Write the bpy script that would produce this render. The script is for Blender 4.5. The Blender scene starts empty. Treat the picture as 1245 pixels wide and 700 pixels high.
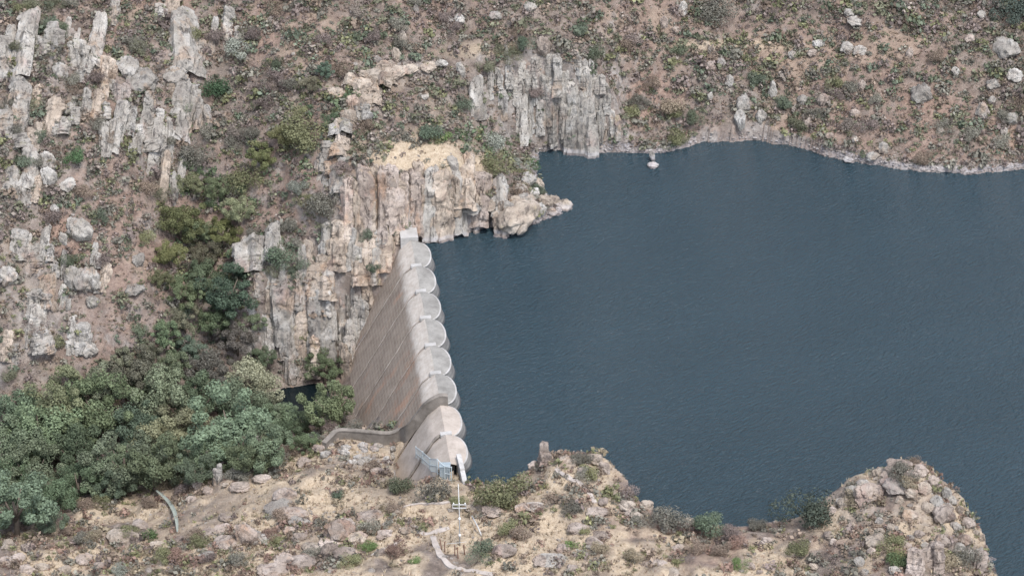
import bpy, bmesh, math, random
import numpy as np
from mathutils import Matrix, Vector

sc = bpy.context.scene
col = sc.collection
rnd = random.Random(7)
rng = np.random.default_rng(11)

# ------------------------------------------------------------------ camera, sky, sun, exposure
PITCH, DIST, FOC = math.radians(32), 450.0, 3600.0      # metres; focal length in photo pixels (photo 1245 x 700)
CAM = np.array([0, -DIST*math.cos(PITCH), DIST*math.sin(PITCH)])
FW = np.array([0, math.cos(PITCH), -math.sin(PITCH)]); RT = np.array([1.0, 0, 0]); UPV = np.array([0, math.sin(PITCH), math.cos(PITCH)])
cam = bpy.data.cameras.new('camera'); camo = bpy.data.objects.new('camera', cam); col.objects.link(camo)
camo.location = CAM; camo.rotation_euler = (math.pi/2-PITCH, 0, 0)
cam.sensor_fit = 'HORIZONTAL'; cam.sensor_width = 36; cam.lens = 36*FOC/1245
cam.clip_start = 1; cam.clip_end = 5000
sc.camera = camo

SUN_EL, SUN_AZ = math.radians(63), math.radians(148)     # azimuth clockwise from north (+Y)
world = bpy.data.worlds.new('World'); sc.world = world; world.use_nodes = True
wn = world.node_tree.nodes; wl = world.node_tree.links
sky = wn.new('ShaderNodeTexSky'); sky.sky_type = 'NISHITA'; sky.sun_disc = False
sky.sun_elevation = SUN_EL; sky.sun_rotation = SUN_AZ; sky.dust_density = 6; sky.air_density = 1.2; sky.altitude = 1900
hs = wn.new('ShaderNodeHueSaturation'); hs.inputs['Saturation'].default_value = 0.62
bg = wn['Background']; bg.inputs['Strength'].default_value = 0.15
wl.new(sky.outputs[0], hs.inputs['Color']); wl.new(hs.outputs[0], bg.inputs['Color'])
sl = bpy.data.lights.new('sun', 'SUN'); sl.energy = 1.8; sl.angle = math.radians(16); sl.color = (1, .975, .945)
so = bpy.data.objects.new('sun', sl); col.objects.link(so)
sd = Vector((math.sin(SUN_AZ)*math.cos(SUN_EL), math.cos(SUN_AZ)*math.cos(SUN_EL), math.sin(SUN_EL)))
so.rotation_euler = sd.to_track_quat('Z', 'Y').to_euler(); so.location = (0, -100, 150)
sc.view_settings.view_transform = 'Standard'; sc.view_settings.look = 'None'
sc.view_settings.exposure = 1.13; sc.view_settings.gamma = 1

# ------------------------------------------------------------------ survey helpers: sight lines from the drone to places on the ground
def ray(px, py): return FW + RT*(px-622.5)/FOC - UPV*(py-350.)/FOC
def at(px, py, z):
    d = ray(px, py); return CAM + d*((z-CAM[2])/d[2])
def proj(p):
    q = np.asarray(p)-CAM; w = q@FW
    return np.stack([622.5+FOC*(q@RT)/w, 350-FOC*(q@UPV)/w, FOC/w], -1)

def hsh(ix, iy, iz, s):
    h = (ix*374761393 + iy*668265263 + iz*2147483647 + s*1274126177) & 0xffffffff
    h = ((h ^ (h >> 13))*1274126177) & 0xffffffff
    h = ((h ^ (h >> 15))*2246822519) & 0xffffffff
    return ((h ^ (h >> 16)) & 0xffffff)/float(0xffffff)*2-1
def vnoise(x, y, z=None, s=0):
    x = np.asarray(x, float); y = np.asarray(y, float)
    z = np.zeros_like(x) if z is None else np.asarray(z, float)
    fx, fy, fz = np.floor(x), np.floor(y), np.floor(z)
    ix, iy, iz = fx.astype(np.int64), fy.astype(np.int64), fz.astype(np.int64)
    tx, ty, tz = x-fx, y-fy, z-fz
    tx, ty, tz = [t*t*t*(t*(t*6-15)+10) for t in (tx, ty, tz)]
    r = 0
    for a in (0, 1):
        for b in (0, 1):
            for c in (0, 1):
                w = (tx if a else 1-tx)*(ty if b else 1-ty)*(tz if c else 1-tz)
                r = r + w*hsh(ix+a, iy+b, iz+c, s)
    return r
def fbm(x, y, z=None, s=0, o=4):
    r, a = 0, 1.0
    for k in range(o):
        m = 2.03**k
        r = r + a*vnoise(np.asarray(x)*m, np.asarray(y)*m, None if z is None else np.asarray(z)*m, s+k*17); a *= .5
    return r

# ------------------------------------------------------------------ mesh and object helpers
def mesh(name, v, f, mat=None, smooth=False):
    me = bpy.data.meshes.new(name)
    v = np.asarray(v, np.float32)
    if isinstance(f, np.ndarray):
        n, k = f.shape
        me.vertices.add(len(v)); me.vertices.foreach_set('co', v.ravel())
        me.loops.add(n*k); me.loops.foreach_set('vertex_index', f.astype(np.int32).ravel())
        me.polygons.add(n); me.polygons.foreach_set('loop_start', np.arange(0, n*k, k, dtype=np.int32))
        me.update(calc_edges=True)
    else:
        me.from_pydata([tuple(map(float, q)) for q in v], [], f); me.update()
    me.polygons.foreach_set('use_smooth', np.full(len(me.polygons), smooth))
    if mat: me.materials.append(mat)
    return me
def link(name, me, parent=None, loc=(0, 0, 0), rot=None, scale=None):
    o = bpy.data.objects.new(name, me); col.objects.link(o)
    o.location = loc
    if rot is not None: o.rotation_euler = rot
    if scale is not None: o.scale = scale
    if parent: o.parent = parent
    return o
def tag(o, label=None, cat=None, group=None, kind=None):
    if label: o['label'] = label
    if cat: o['category'] = cat
    if group: o['group'] = group
    if kind: o['kind'] = kind
    return o
def fattr(me, name, vals):
    a = me.attributes.new(name, 'FLOAT', 'FACE'); a.data.foreach_set('value', np.asarray(vals, np.float32))
def vcol(me, name, rgba, dom='POINT'):
    a = me.color_attributes.new(name, 'FLOAT_COLOR', dom); a.data.foreach_set('color', np.asarray(rgba, np.float32).ravel())
def box(x0, x1, y0, y1, z0, z1):
    v = [(x, y, z) for z in (z0, z1) for y in (y0, y1) for x in (x0, x1)]
    return v, [(0, 2, 3, 1), (4, 5, 7, 6), (0, 1, 5, 4), (2, 6, 7, 3), (0, 4, 6, 2), (1, 3, 7, 5)]
def tube(pts, rad, n=8):
    pts = [np.asarray(p, float) for p in pts]
    if not hasattr(rad, '__len__'): rad = [rad]*len(pts)
    v, f = [], []
    for i, p in enumerate(pts):
        d = pts[min(i+1, len(pts)-1)]-pts[max(i-1, 0)]; d = d/np.linalg.norm(d)
        a = np.cross(d, [0.3, 0.9, 0.31] if abs(d[2]) > .8 else [0, 0, 1]); a /= np.linalg.norm(a); b = np.cross(d, a)
        for k in range(n):
            t = 2*math.pi*k/n; v.append(p+rad[i]*(a*math.cos(t)+b*math.sin(t)))
    for i in range(len(pts)-1):
        for k in range(n):
            f.append((i*n+k, i*n+(k+1) % n, (i+1)*n+(k+1) % n, (i+1)*n+k))
    f.append(tuple(range(n-1, -1, -1))); f.append(tuple(range((len(pts)-1)*n, len(pts)*n)))
    return v, f
def joinvf(*parts):
    V, Fc = [], []
    for v, f in parts:
        o = len(V); V += [tuple(q) for q in v]; Fc += [tuple(i+o for i in q) for q in f]
    return V, Fc

# ------------------------------------------------------------------ materials
class NT:
    def __init__(s, name):
        s.m = bpy.data.materials.new(name); s.m.use_nodes = True
        s.n = s.m.node_tree.nodes; s.l = s.m.node_tree.links; s.b = s.n['Principled BSDF']
        s.b.inputs['Specular IOR Level'].default_value = .2
        s.tc = s.n.new('ShaderNodeTexCoord')
    def link(s, a, b): s.l.new(a, b)
    def noise(s, scale, detail=6, rough=.6, vec=None, stretch=None, coord='Object', dist=0):
        t = s.n.new('ShaderNodeTexNoise'); t.inputs['Scale'].default_value = scale; t.inputs['Detail'].default_value = detail
        t.inputs['Roughness'].default_value = rough; t.inputs['Distortion'].default_value = dist
        v = s.tc.outputs[coord] if vec is None else vec
        if stretch:
            mp = s.n.new('ShaderNodeMapping'); mp.inputs['Scale'].default_value = stretch; s.link(v, mp.inputs['Vector']); v = mp.outputs[0]
        s.link(v, t.inputs['Vector']); return t.outputs['Fac']
    def ramp(s, fac, stops):
        r = s.n.new('ShaderNodeValToRGB'); e = r.color_ramp.elements
        while len(e) < len(stops): e.new(.5)
        for k, (p, c) in enumerate(stops): e[k].position = p; e[k].color = (*c, 1) if len(c) == 3 else c
        s.link(fac, r.inputs[0]); return r.outputs[0]
    def mix(s, fac, a, b, mode='MIX'):
        m = s.n.new('ShaderNodeMix'); m.data_type = 'RGBA'; m.blend_type = mode
        for sock, val in ((m.inputs[0], fac), (m.inputs[6], a), (m.inputs[7], b)):
            if hasattr(val, 'links'): s.link(val, sock)
            elif isinstance(val, (int, float)): sock.default_value = val
            else: sock.default_value = (*val, 1)
        return m.outputs[2]
    def math(s, op, a, b=None, clamp=False):
        m = s.n.new('ShaderNodeMath'); m.operation = op; m.use_clamp = clamp
        for sock, val in zip(m.inputs, (a, b)):
            if val is None: continue
            if hasattr(val, 'links'): s.link(val, sock)
            else: sock.default_value = val
        return m.outputs[0]
    def sstep(s, v, lo, hi):
        m = s.n.new('ShaderNodeMapRange'); m.interpolation_type = 'SMOOTHSTEP'
        s.link(v, m.inputs[0]); m.inputs[1].default_value = lo; m.inputs[2].default_value = hi; return m.outputs[0]
    def attr(s, name):
        a = s.n.new('ShaderNodeAttribute'); a.attribute_name = name; return a
    def sep(s, c):
        x = s.n.new('ShaderNodeSeparateXYZ'); s.link(c, x.inputs[0]); return x.outputs
    def bump(s, h, strength=.5, dist=.2):
        b = s.n.new('ShaderNodeBump'); b.inputs['Strength'].default_value = strength; b.inputs['Distance'].default_value = dist
        s.link(h, b.inputs['Height']); s.link(b.outputs[0], s.b.inputs['Normal'])
    def done(s, colr, rough=.9):
        if hasattr(colr, 'links'): s.link(colr, s.b.inputs['Base Color'])
        else: s.b.inputs['Base Color'].default_value = (*colr, 1)
        s.b.inputs['Roughness'].default_value = rough; return s.m

def make_rock(name, tint, cracks=1.0):
    t = NT(name)
    geo = t.n.new('ShaderNodeNewGeometry')
    # world position drives the pattern so neighbouring blocks share one rock mass
    pos = geo.outputs['Position']
    def N(*a, **k): return t.noise(*a, vec=pos, **k)
    oi = t.n.new('ShaderNodeObjectInfo')
    base = t.ramp(N(.35, 5), [(.3, (.26, .228, .20)), (.5, (.41, .375, .33)), (.68, (.54, .51, .47))])
    base = t.mix(t.math('MULTIPLY', t.sstep(N(.25, 4, stretch=(1, 1, .5)), .55, .68), .6), base, (.39, .27, .185))
    base = t.mix(t.math('MULTIPLY', t.sstep(N(.19, 4, stretch=(1.3, 1, .7)), .57, .7), .5), base, (.41, .30, .265))
    base = t.mix(t.math('MULTIPLY', t.sstep(N(.45, 5, stretch=(1, 1, .4)), .62, .74), .4), base, (.38, .35, .21))
    streak = t.sstep(N(1.1, 8, .72, stretch=(1, 1, .42)), .51, .63)
    base = t.mix(t.math('MULTIPLY', streak, .7), base, (.12, .11, .105))
    base = t.mix(t.math('MULTIPLY', t.sstep(N(2.8, 7, .75), .52, .64), .62), base, (.13, .12, .11))
    jn = t.sstep(N(.8, 4, .55, stretch=(1.2, 1.2, .3), dist=1.0), .60, .67)
    base = t.mix(t.math('MULTIPLY', jn, .55*cracks), base, (.09, .08, .072))
    val = t.math('ADD', t.math('MULTIPLY', oi.outputs['Random'], .34), .74)
    vm = t.n.new('ShaderNodeCombineColor')
    for i in range(3): t.link(val, vm.inputs[i])
    base = t.mix(1.0, base, vm.outputs[0], 'MULTIPLY')
    base = t.mix(1.0, base, tint, 'MULTIPLY')
    z = t.sep(pos)[2]
    wet = t.math('SUBTRACT', 1.0, t.sstep(z, .12, .5)); wet = t.math('MULTIPLY', wet, t.sstep(z, -3, -1.5))
    lake = t.sstep(t.sep(pos)[0], -16.5, -14.5); wet = t.math('MULTIPLY', wet, lake)
    band = t.math('MULTIPLY', t.math('MULTIPLY', lake, t.sstep(z, .3, .5)), t.math('SUBTRACT', 1.0, t.sstep(z, .7, 1.2)))
    base = t.mix(t.math('MULTIPLY', band, .35), base, (.55, .53, .56))
    base = t.mix(t.math('MULTIPLY', wet, .6), base, (.14, .13, .15))
    h = t.math('ADD', N(2.2, 9, .74, stretch=(1, 1, .6)), t.math('MULTIPLY', N(.8, 4, stretch=(1, 1, .4)), .8))
    h = t.math('SUBTRACT', h, t.math('MULTIPLY', jn, .6*cracks))
    t.bump(h, 1.0, .4)
    return t.done(base, .92)
MAT = {}
MAT['rock'] = make_rock('pale_jointed_rock', (1, 1, 1))
MAT['rock_warm'] = make_rock('warm_jointed_rock', (1.08, .97, .88))
MAT['rock_pink'] = make_rock('pinkish_granite', (1.05, .94, .90))
MAT['rock_boulder'] = make_rock('pale_boulder_rock', (1, 1, 1), .12)
MAT['rock_warm_boulder'] = make_rock('warm_boulder_rock', (1.06, .97, .89), .12)
MAT['rock_pink_boulder'] = make_rock('pinkish_boulder_granite', (1.0, .90, .86), .12)

def m_ground():
    t = NT('scrub_hillside_soil')
    mk = t.attr('cover'); m = t.sep(mk.outputs['Color'])      # R rock, G dry grass, B red soil
    geo = t.n.new('ShaderNodeNewGeometry'); pos = geo.outputs['Position']
    def N(*a, **k): return t.noise(*a, vec=pos, **k)
    soil = t.ramp(N(.5, 8, .68), [(.3, (.105, .082, .07)), (.48, (.185, .145, .12)), (.64, (.285, .235, .20))])
    soil = t.mix(t.math('MULTIPLY', t.sstep(N(1.7, 7, .7), .5, .66), .5), soil, (.105, .088, .078))
    soil = t.mix(t.math('MULTIPLY', t.sstep(N(2.6, 6, .7), .58, .7), .5), soil, (.36, .32, .28))
    soil = t.mix(t.math('MULTIPLY', t.sstep(N(3.4, 9, .82), .47, .60), .6), soil, (.085, .072, .062))
    soil = t.mix(t.math('MULTIPLY', t.sstep(N(.8, 6, .75), .55, .65), .45), soil, (.125, .12, .085))
    red = t.ramp(N(1.6, 9, .78), [(.36, (.125, .085, .068)), (.5, (.27, .175, .135)), (.64, (.40, .29, .225))])
    soil = t.mix(m[2], soil, red)
    grs = t.ramp(N(2.2, 9, .78), [(.34, (.28, .21, .145)), (.5, (.44, .35, .25)), (.68, (.56, .47, .355))])
    soil = t.mix(m[1], soil, grs)
    rk = t.ramp(N(.9, 8, .66), [(.28, (.15, .125, .11)), (.48, (.25, .215, .19)), (.66, (.36, .325, .295))])
    rk = t.mix(t.math('MULTIPLY', t.sstep(N(1.1, 8, .7, stretch=(1, 1, .5)), .5, .63), .75), rk, (.115, .105, .10))
    rk = t.mix(t.math('MULTIPLY', t.sstep(N(.3, 4), .55, .68), .5), rk, (.36, .25, .19))
    c = t.mix(m[0], soil, rk)
    z = t.sep(pos)[2]
    sh = t.attr('shore').outputs['Fac']
    c = t.mix(t.math('MULTIPLY', sh, .6), c, t.ramp(N(2.5, 6, .7), [(.38, (.10, .09, .09)), (.5, (.30, .28, .29)), (.62, (.50, .48, .50))]))
    h = t.math('ADD', N(3.0, 9, .75), t.math('MULTIPLY', N(1.1, 5, stretch=(1, 1, .3)), .7))
    t.bump(h, .9, .3)
    return t.done(c, .95)
MAT['ground'] = m_ground()

def m_leaf(name, use_obj, trans=.25):
    t = NT(name)
    lv = t.attr('leafvar').outputs['Fac']
    if use_obj:
        oi = t.n.new('ShaderNodeObjectInfo'); c = oi.outputs['Color']
    else: c = t.attr('tint').outputs['Color']
    v = t.math('ADD', t.math('MULTIPLY', lv, .75), .62)
    cc = t.n.new('ShaderNodeCombineColor')
    for i in range(3): t.link(v, cc.inputs[i])
    c = t.mix(1.0, c, cc.outputs[0], 'MULTIPLY')
    t.done(c, .75)
    tr = t.n.new('ShaderNodeBsdfTranslucent'); t.link(c, tr.inputs['Color'])
    ms = t.n.new('ShaderNodeMixShader'); ms.inputs[0].default_value = trans
    t.link(t.b.outputs[0], ms.inputs[1]); t.link(tr.outputs[0], ms.inputs[2]); t.link(ms.outputs[0], t.n['Material Output'].inputs[0])
    return t.m
MAT['leaf'] = m_leaf('tree_leaves', True)
MAT['tint'] = m_leaf('scrub_twigs', False)
def simple(name, c1, c2, scale=2., rough=.85, metallic=0, bump=.3):
    t = NT(name); n = t.noise(scale, 6, .65)
    m = t.done(t.ramp(n, [(.35, c1), (.65, c2)]), rough); t.b.inputs['Metallic'].default_value = metallic
    t.bump(n, bump, .05); return m
MAT['bark'] = simple('grey_bark', (.09, .07, .055), (.17, .14, .11), 3)

def m_concrete(name, a, b, stain, zband=False, face=False):
    t = NT(name)
    geo = t.n.new('ShaderNodeNewGeometry'); pos = geo.outputs['Position']
    def N(*x, **k): return t.noise(*x, vec=pos, **k)
    c = t.ramp(N(.5, 7, .65), [(.32, a), (.66, b)])
    c = t.mix(t.math('MULTIPLY', t.sstep(N(2.5, 6, .7), .52, .7), .45), c, stain)
    if face:
        ob = t.tc.outputs['Object']
        # streaks run down the slope (object x is downstream, y along the dam)
        st = t.sstep(t.noise(1.0, 6, .7, stretch=(.16, 1.6, .16)), .48, .64)
        c = t.mix(t.math('MULTIPLY', st, .45), c, (.165, .125, .095))
        rs = t.sstep(t.noise(.22, 5, .6, stretch=(.5, 1.2, .5)), .52, .68)
        c = t.mix(t.math('MULTIPLY', rs, .6), c, (.40, .22, .14))
        pl = t.sstep(t.noise(1.4, 6, .75, stretch=(.2, 1.8, .2)), .60, .70)
        c = t.mix(t.math('MULTIPLY', pl, .5), c, (.46, .42, .38))
        br = t.n.new('ShaderNodeTexBrick'); br.inputs['Scale'].default_value = 1
        br.inputs['Brick Width'].default_value = .8; br.inputs['Row Height'].default_value = .38; br.inputs['Mortar Size'].default_value = .035
        mp = t.n.new('ShaderNodeMapping'); mp.inputs['Rotation'].default_value = (0, 0, math.pi/2); t.link(ob, mp.inputs[0]); t.link(mp.outputs[0], br.inputs['Vector'])
        c = t.mix(t.math('MULTIPLY', br.outputs['Fac'], .35), c, (.40, .36, .32))
        z = t.sep(pos)[2]
        top = t.sstep(t.math('ADD', z, t.math('MULTIPLY', t.math('SUBTRACT', N(.7, 5, .7), .5), 2.6)), -.5, 1.1)
        c = t.mix(t.math('MULTIPLY', top, .85), c, t.ramp(N(1.2, 6, .65), [(.35, (.41, .36, .31)), (.65, (.55, .505, .455))]))
        t.bump(t.math('SUBTRACT', N(2.5, 7, .7), br.outputs['Fac']), .5, .08)
    else:
        t.bump(N(3, 7, .7), .4, .06)
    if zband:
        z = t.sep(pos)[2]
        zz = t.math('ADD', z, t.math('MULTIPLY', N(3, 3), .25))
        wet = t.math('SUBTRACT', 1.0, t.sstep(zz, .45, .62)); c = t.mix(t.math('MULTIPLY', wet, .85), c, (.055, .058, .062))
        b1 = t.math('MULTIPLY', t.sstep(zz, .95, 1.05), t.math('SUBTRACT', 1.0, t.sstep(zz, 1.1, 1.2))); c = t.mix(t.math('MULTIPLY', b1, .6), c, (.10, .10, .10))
    return t.done(c, .9)
MAT['face'] = m_concrete('dam_masonry', (.205, .16, .125), (.31, .25, .20), (.135, .105, .083), face=True)
MAT['spill'] = m_concrete('spillway_concrete', (.31, .265, .225), (.44, .38, .33), (.20, .17, .145))
MAT['cap'] = m_concrete('arch_concrete', (.175, .165, .15), (.295, .28, .255), (.11, .103, .096))
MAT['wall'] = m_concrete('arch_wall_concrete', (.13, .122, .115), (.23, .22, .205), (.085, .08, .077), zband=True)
MAT['rim'] = m_concrete('rim_concrete', (.30, .285, .265), (.45, .43, .41), (.20, .19, .175))
MAT['oldwall'] = m_concrete('old_parapet_concrete', (.12, .105, .09), (.25, .22, .19), (.075, .068, .06))
MAT['rib'] = m_concrete('joint_mortar', (.22, .185, .155), (.38, .335, .295), (.14, .12, .11))
MAT['whitewash'] = simple('white_concrete', (.33, .315, .295), (.48, .46, .44), 2)
MAT['pathstone'] = m_concrete('pale_path_stone', (.33, .285, .25), (.45, .40, .36), (.22, .185, .16))
MAT['bluepaint'] = simple('faded_blue_paint', (.36, .41, .42), (.47, .51, .52), 4, .6)
MAT['rust'] = simple('rusty_iron', (.16, .085, .06), (.25, .15, .11), 6)
MAT['polewhite'] = simple('pale_pole_concrete', (.40, .39, .37), (.52, .51, .49), 3)
MAT['porcelain'] = simple('white_porcelain', (.74, .74, .74), (.85, .85, .85), 3, .25)
MAT['greypipe'] = simple('grey_green_metal', (.24, .26, .225), (.34, .36, .31), 3, .7)

# ------------------------------------------------------------------ dam frame of reference
DA = at(500, 292, 2.6); DB = at(548, 560, 2.6); DB[2] = DA[2]
DL = np.linalg.norm(DB-DA); dax = (DB-DA)/DL; dux = np.array([-dax[1], dax[0], 0])     # along the crest (towards the viewer), upstream
SP, T0 = 7.42, -0.24
def fz(v):
    v = np.asarray(v, float)
    return np.where(v < 1.8, 2.5-.9*v, .88-(v-1.8)/.58)
def dpt(t, u, z): return DA*np.array([1, 1, 0])+dax*t+dux*u+np.array([0, 0, z])
def dcoord(x, y):
    p = np.stack([np.asarray(x)-DA[0], np.asarray(y)-DA[1]], -1)
    return p@dax[:2], p@dux[:2]
def on_face(px, py):
    z = np.arange(2.4, -30, -.05); d = ray(px, py)
    P = CAM+d*((z-CAM[2])/d[2])[:, None]; v = -(P-DA)@dux
    k = np.argmax((v > 0) & (fz(v) >= z)); return P[k]

# ------------------------------------------------------------------ terrain
CP = []
def cp(*pts):
    for px, py, z in pts: CP.append(at(px, py, z))
# left hillside and ravine
cp((0, 0, 27), (0, 100, 20), (0, 200, 13), (0, 300, 5), (0, 400, -5), (0, 480, -13), (0, 560, -18), (60, 0, 27), (70, 60, 24),
   (100, 100, 19), (60, 220, 11), (150, 200, 10), (160, 120, 17), (100, 300, 3), (100, 400, -6), (150, 470, -13.5), (200, 60, 21), (210, 150, 13), (205, 230, 3.5),
   (200, 0, 25), (300, 60, 19), (300, 0, 24), (270, 120, 12.5), (240, 250, 1), (290, 200, 7), (270, 340, -6), (250, 430, -13), (180, 350, -2),
   (60, 540, -17.5), (100, 560, -17.5), (200, 540, -17.5), (300, 500, -17), (350, 490, -17.4), (330, 515, -17), (400, 500, -16.8), (60, 600, -17.5), (160, 585, -17))
# promontory and gorge wall
cp((420, 0, 24), (450, 60, 20), (480, 120, 15.5), (410, 110, 17), (400, 60, 20), (350, 60, 19.5), (380, 180, 12.5), (340, 140, 14), (340, 240, 5), (440, 180, 13.2), (480, 165, 13.4), (520, 170, 12.8), (560, 190, 11.2),
   (415, 212, 11.2), (440, 212, 11.6), (480, 215, 11.3), (540, 212, 10.8), (575, 218, 9.8), (605, 225, 8.2), (455, 288, 2.0), (470, 275, 3.4), (490, 268, 4),
   (540, 287, 0.4), (575, 275, .4), (615, 270, .5), (400, 250, 6), (400, 300, 1), (400, 330, -1), (385, 320, -1.5), (390, 400, -9), (380, 455, -16), (345, 465, -16.5), (330, 300, 1), (320, 360, -5), (315, 330, -1), (310, 420, -12), (410, 450, -15.6), (422, 440, -14.5), (433, 400, -10), (440, 340, -2.5), (425, 370, -6),
   (600, 185, 6.5), (630, 180, 3), (625, 215, 4.5), (645, 240, 2.2), (655, 255, 1.2), (640, 205, 2))
# far hillside
cp((560, 150, 11.5), (560, 100, 14.5), (520, 60, 18.5), (560, 40, 19), (560, 0, 22.5), (600, 165, 6), (590, 80, 15), (620, 70, 16), (650, 62, 16.5), (690, 68, 15.8), (735, 95, 12.5), (620, 172, 3.5), (655, 180, .8),
   (690, 0, 20.5), (700, 178, .8), (735, 180, .6), (760, 130, 5.2), (780, 80, 10), (800, 40, 13.5), (800, 0, 16.5), (830, 160, 1.6), (860, 120, 6), (910, 100, 7), (880, 75, 10.5), (880, 0, 15.8), (960, 120, 5.3), (1000, 60, 10.5), (1000, 0, 15.5),
   (1060, 150, 4), (1100, 80, 10), (1120, 0, 16), (1180, 150, 4.5), (1245, 100, 8.8), (1245, 0, 16.5), (1245, 180, 2))
# near bank
cp((0, 665, -9), (0, 700, -6.5), (100, 690, -6.5), (130, 650, -9), (200, 650, -7), (200, 620, -9.5), (265, 590, -6), (300, 575, -6.5), (330, 560, -6.5), (300, 620, -4), (400, 545, -4.5), (400, 580, -2.5), (300, 690, 0), (200, 700, -2.5), (360, 640, -1), (420, 640, 1.5), (450, 690, 3.5),
   (430, 522, -5), (412, 533, -5.2), (470, 537, -6.4), (450, 550, -5.6), (480, 560, -5.2), (500, 562, -3.7), (450, 580, -2), (460, 610, .2), (500, 590, 0), (540, 585, .6), (556, 569, -1.2), (560, 592, 1.6), (560, 650, 3.6), (560, 700, 4.8), (520, 640, 3),
   (600, 598, 2.2), (640, 580, 3.6), (660, 562, 4.5), (690, 556, 5.6), (725, 556, 6.2), (745, 580, 5.2), (765, 605, 3.6), (650, 640, 4.2), (700, 610, 4.8), (720, 700, 6), (800, 640, 3.6), (860, 640, 3), (900, 655, 3.2), (850, 700, 5.5), (950, 650, 4), (1000, 640, 5), (980, 700, 6.5), (1040, 600, 8.2), (1060, 585, 9.6),
   (1100, 572, 11), (1130, 580, 10.5), (1090, 630, 9), (1150, 605, 8.6), (1170, 630, 7), (1190, 655, 5), (1150, 690, 7.4), (1205, 690, 2.5), (1080, 700, 9))
for q in [(488, 297), (475, 335), (458, 380), (442, 425), (428, 465), (440, 500), (452, 512), (470, 512), (490, 512), (478, 535), (500, 560)]:
    CP.append(on_face(*q))
for q in [(490, 400), (480, 460), (500, 440), (508, 345), (500, 490), (470, 420), (515, 470), (452, 470), (520, 520), (525, 545)]:
    CP.append(on_face(*q)-np.array([0, 0, 2.5]))
for q in [(515, 310), (540, 400), (560, 480), (560, 530), (700, 300), (650, 400), (900, 300), (1100, 400), (800, 500), (1000, 500), (1200, 500), (720, 220), (600, 320)]:
    p = at(*q, 0); p[2] = -7; CP.append(p)
# land beyond the frame; unseen northern hills shaped to darken the water's reflection
for x, y, z in [(-140, 60, 45), (-140, 0, 6), (-130, -30, -18), (-140, -70, -6), (-60, 110, 82), (0, 108, 70), (60, 112, 36), (-200, 200, 160), (0, 220, 115), (100, 220, 75), (150, 120, 26), (140, 62, 12), (220, 70, 12), (220, 200, 60),
                (110, -80, -6), (160, -60, -8), (200, 0, -9), (120, 0, -8), (80, -100, 8), (0, -100, 6), (-80, -100, -4), (0, -160, 8), (120, -160, 6), (-160, -160, 4), (-300, -40, -20), (-300, 60, 40),
                (-500, 500, 180), (0, 600, 190), (500, 500, 140), (600, 80, 30), (600, -100, -8), (500, -500, 10), (0, -700, 12), (-500, -500, 10), (-700, -60, -24), (-700, 200, 80)]:
    CP.append(np.array([x, y, z], float))
CP = np.array(CP)
SCL = 50.
def rbf_fit():
    P = CP[:, :2]/SCL; n = len(P)
    d = np.linalg.norm(P[:, None]-P[None], axis=-1)
    A = np.zeros((n+3, n+3)); A[:n, :n] = d - np.eye(n)*.006
    A[:n, n] = 1; A[:n, n+1:] = P; A[n, :n] = 1; A[n+1:, :n] = P.T
    return np.linalg.lstsq(A, np.concatenate([CP[:, 2], np.zeros(3)]), rcond=None)[0]
W = rbf_fit()
def dense(lo, hi, step, ext):
    core = np.arange(lo, hi, step); s, out = step, []
    x = hi
    while x < ext: out.append(x); s *= 1.22; x += s
    o2 = []; s = step; x = lo-step
    while x > -ext: o2.append(x); s *= 1.22; x -= s
    return np.array(o2[::-1]+list(core)+out)
GX = dense(-88, 90, .36, 900); GY = dense(-84, 78, .34, 900)
XX, YY = np.meshgrid(GX, GY)
ZZ = np.zeros(XX.size); fx, fy = XX.ravel()/SCL, YY.ravel()/SCL
for k in range(len(CP)): ZZ += W[k]*np.hypot(fx-CP[k, 0]/SCL, fy-CP[k, 1]/SCL)
ZZ += W[len(CP)]+W[-2]*fx+W[-1]*fy
ZZ = ZZ.reshape(XX.shape)

# reservoir outline (world metres), read off the waterline
farshore = [(1600, 60), (1245, 206), (1180, 211), (1120, 208), (1060, 200), (1010, 190), (985, 183), (960, 178), (935, 172), (910, 170), (880, 171), (850, 175), (820, 183), (800, 187), (770, 186), (738, 184), (722, 187), (700, 188), (684, 183), (668, 183), (654, 186),
            (652, 205), (655, 228), (672, 240), (688, 252), (682, 261), (660, 268), (632, 279), (613, 281), (606, 274), (590, 274), (570, 281), (552, 288), (535, 291), (520, 287), (506, 290)]
nearshore = [(566, 590), (590, 602), (620, 606), (645, 592), (664, 580), (690, 578), (725, 580), (752, 604), (775, 630), (805, 650), (850, 656), (900, 662), (950, 662), (985, 656), (1020, 630), (1050, 618), (1090, 612), (1130, 622), (1165, 656), (1190, 684), (1208, 714), (1226, 780), (1500, 1000)]
fs = [at(x, y, 0)[:2] for x, y in farshore]; ns = [at(x, y, 0)[:2] for x, y in nearshore]
damside = [dpt(-1, -.3, 0)[:2], dpt(20, -.3, 0)[:2], dpt(40, -.3, 0)[:2], dpt(58, -.3, 0)[:2]]
poly = np.array(fs+damside+ns+[np.array([1200., -600]), np.array([1200., 150])])
def seg_dist(x, y, pts):
    d = np.full(x.shape, 1e9)
    for a, b in zip(pts[:-1], pts[1:]):
        ab = b-a; t = np.clip(((x-a[0])*ab[0]+(y-a[1])*ab[1])/(ab@ab+1e-9), 0, 1)
        d = np.minimum(d, np.hypot(x-a[0]-t*ab[0], y-a[1]-t*ab[1]))
    return d
def inside(x, y, pl):
    r = np.zeros(x.shape, bool); j = len(pl)-1
    for i in range(len(pl)):
        xi, yi, xj, yj = *pl[i], *pl[j]
        c = ((yi > y) != (yj > y)) & (x < (xj-xi)*(y-yi)/(yj-yi+1e-12)+xi); r ^= c; j = i
    return r
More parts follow.
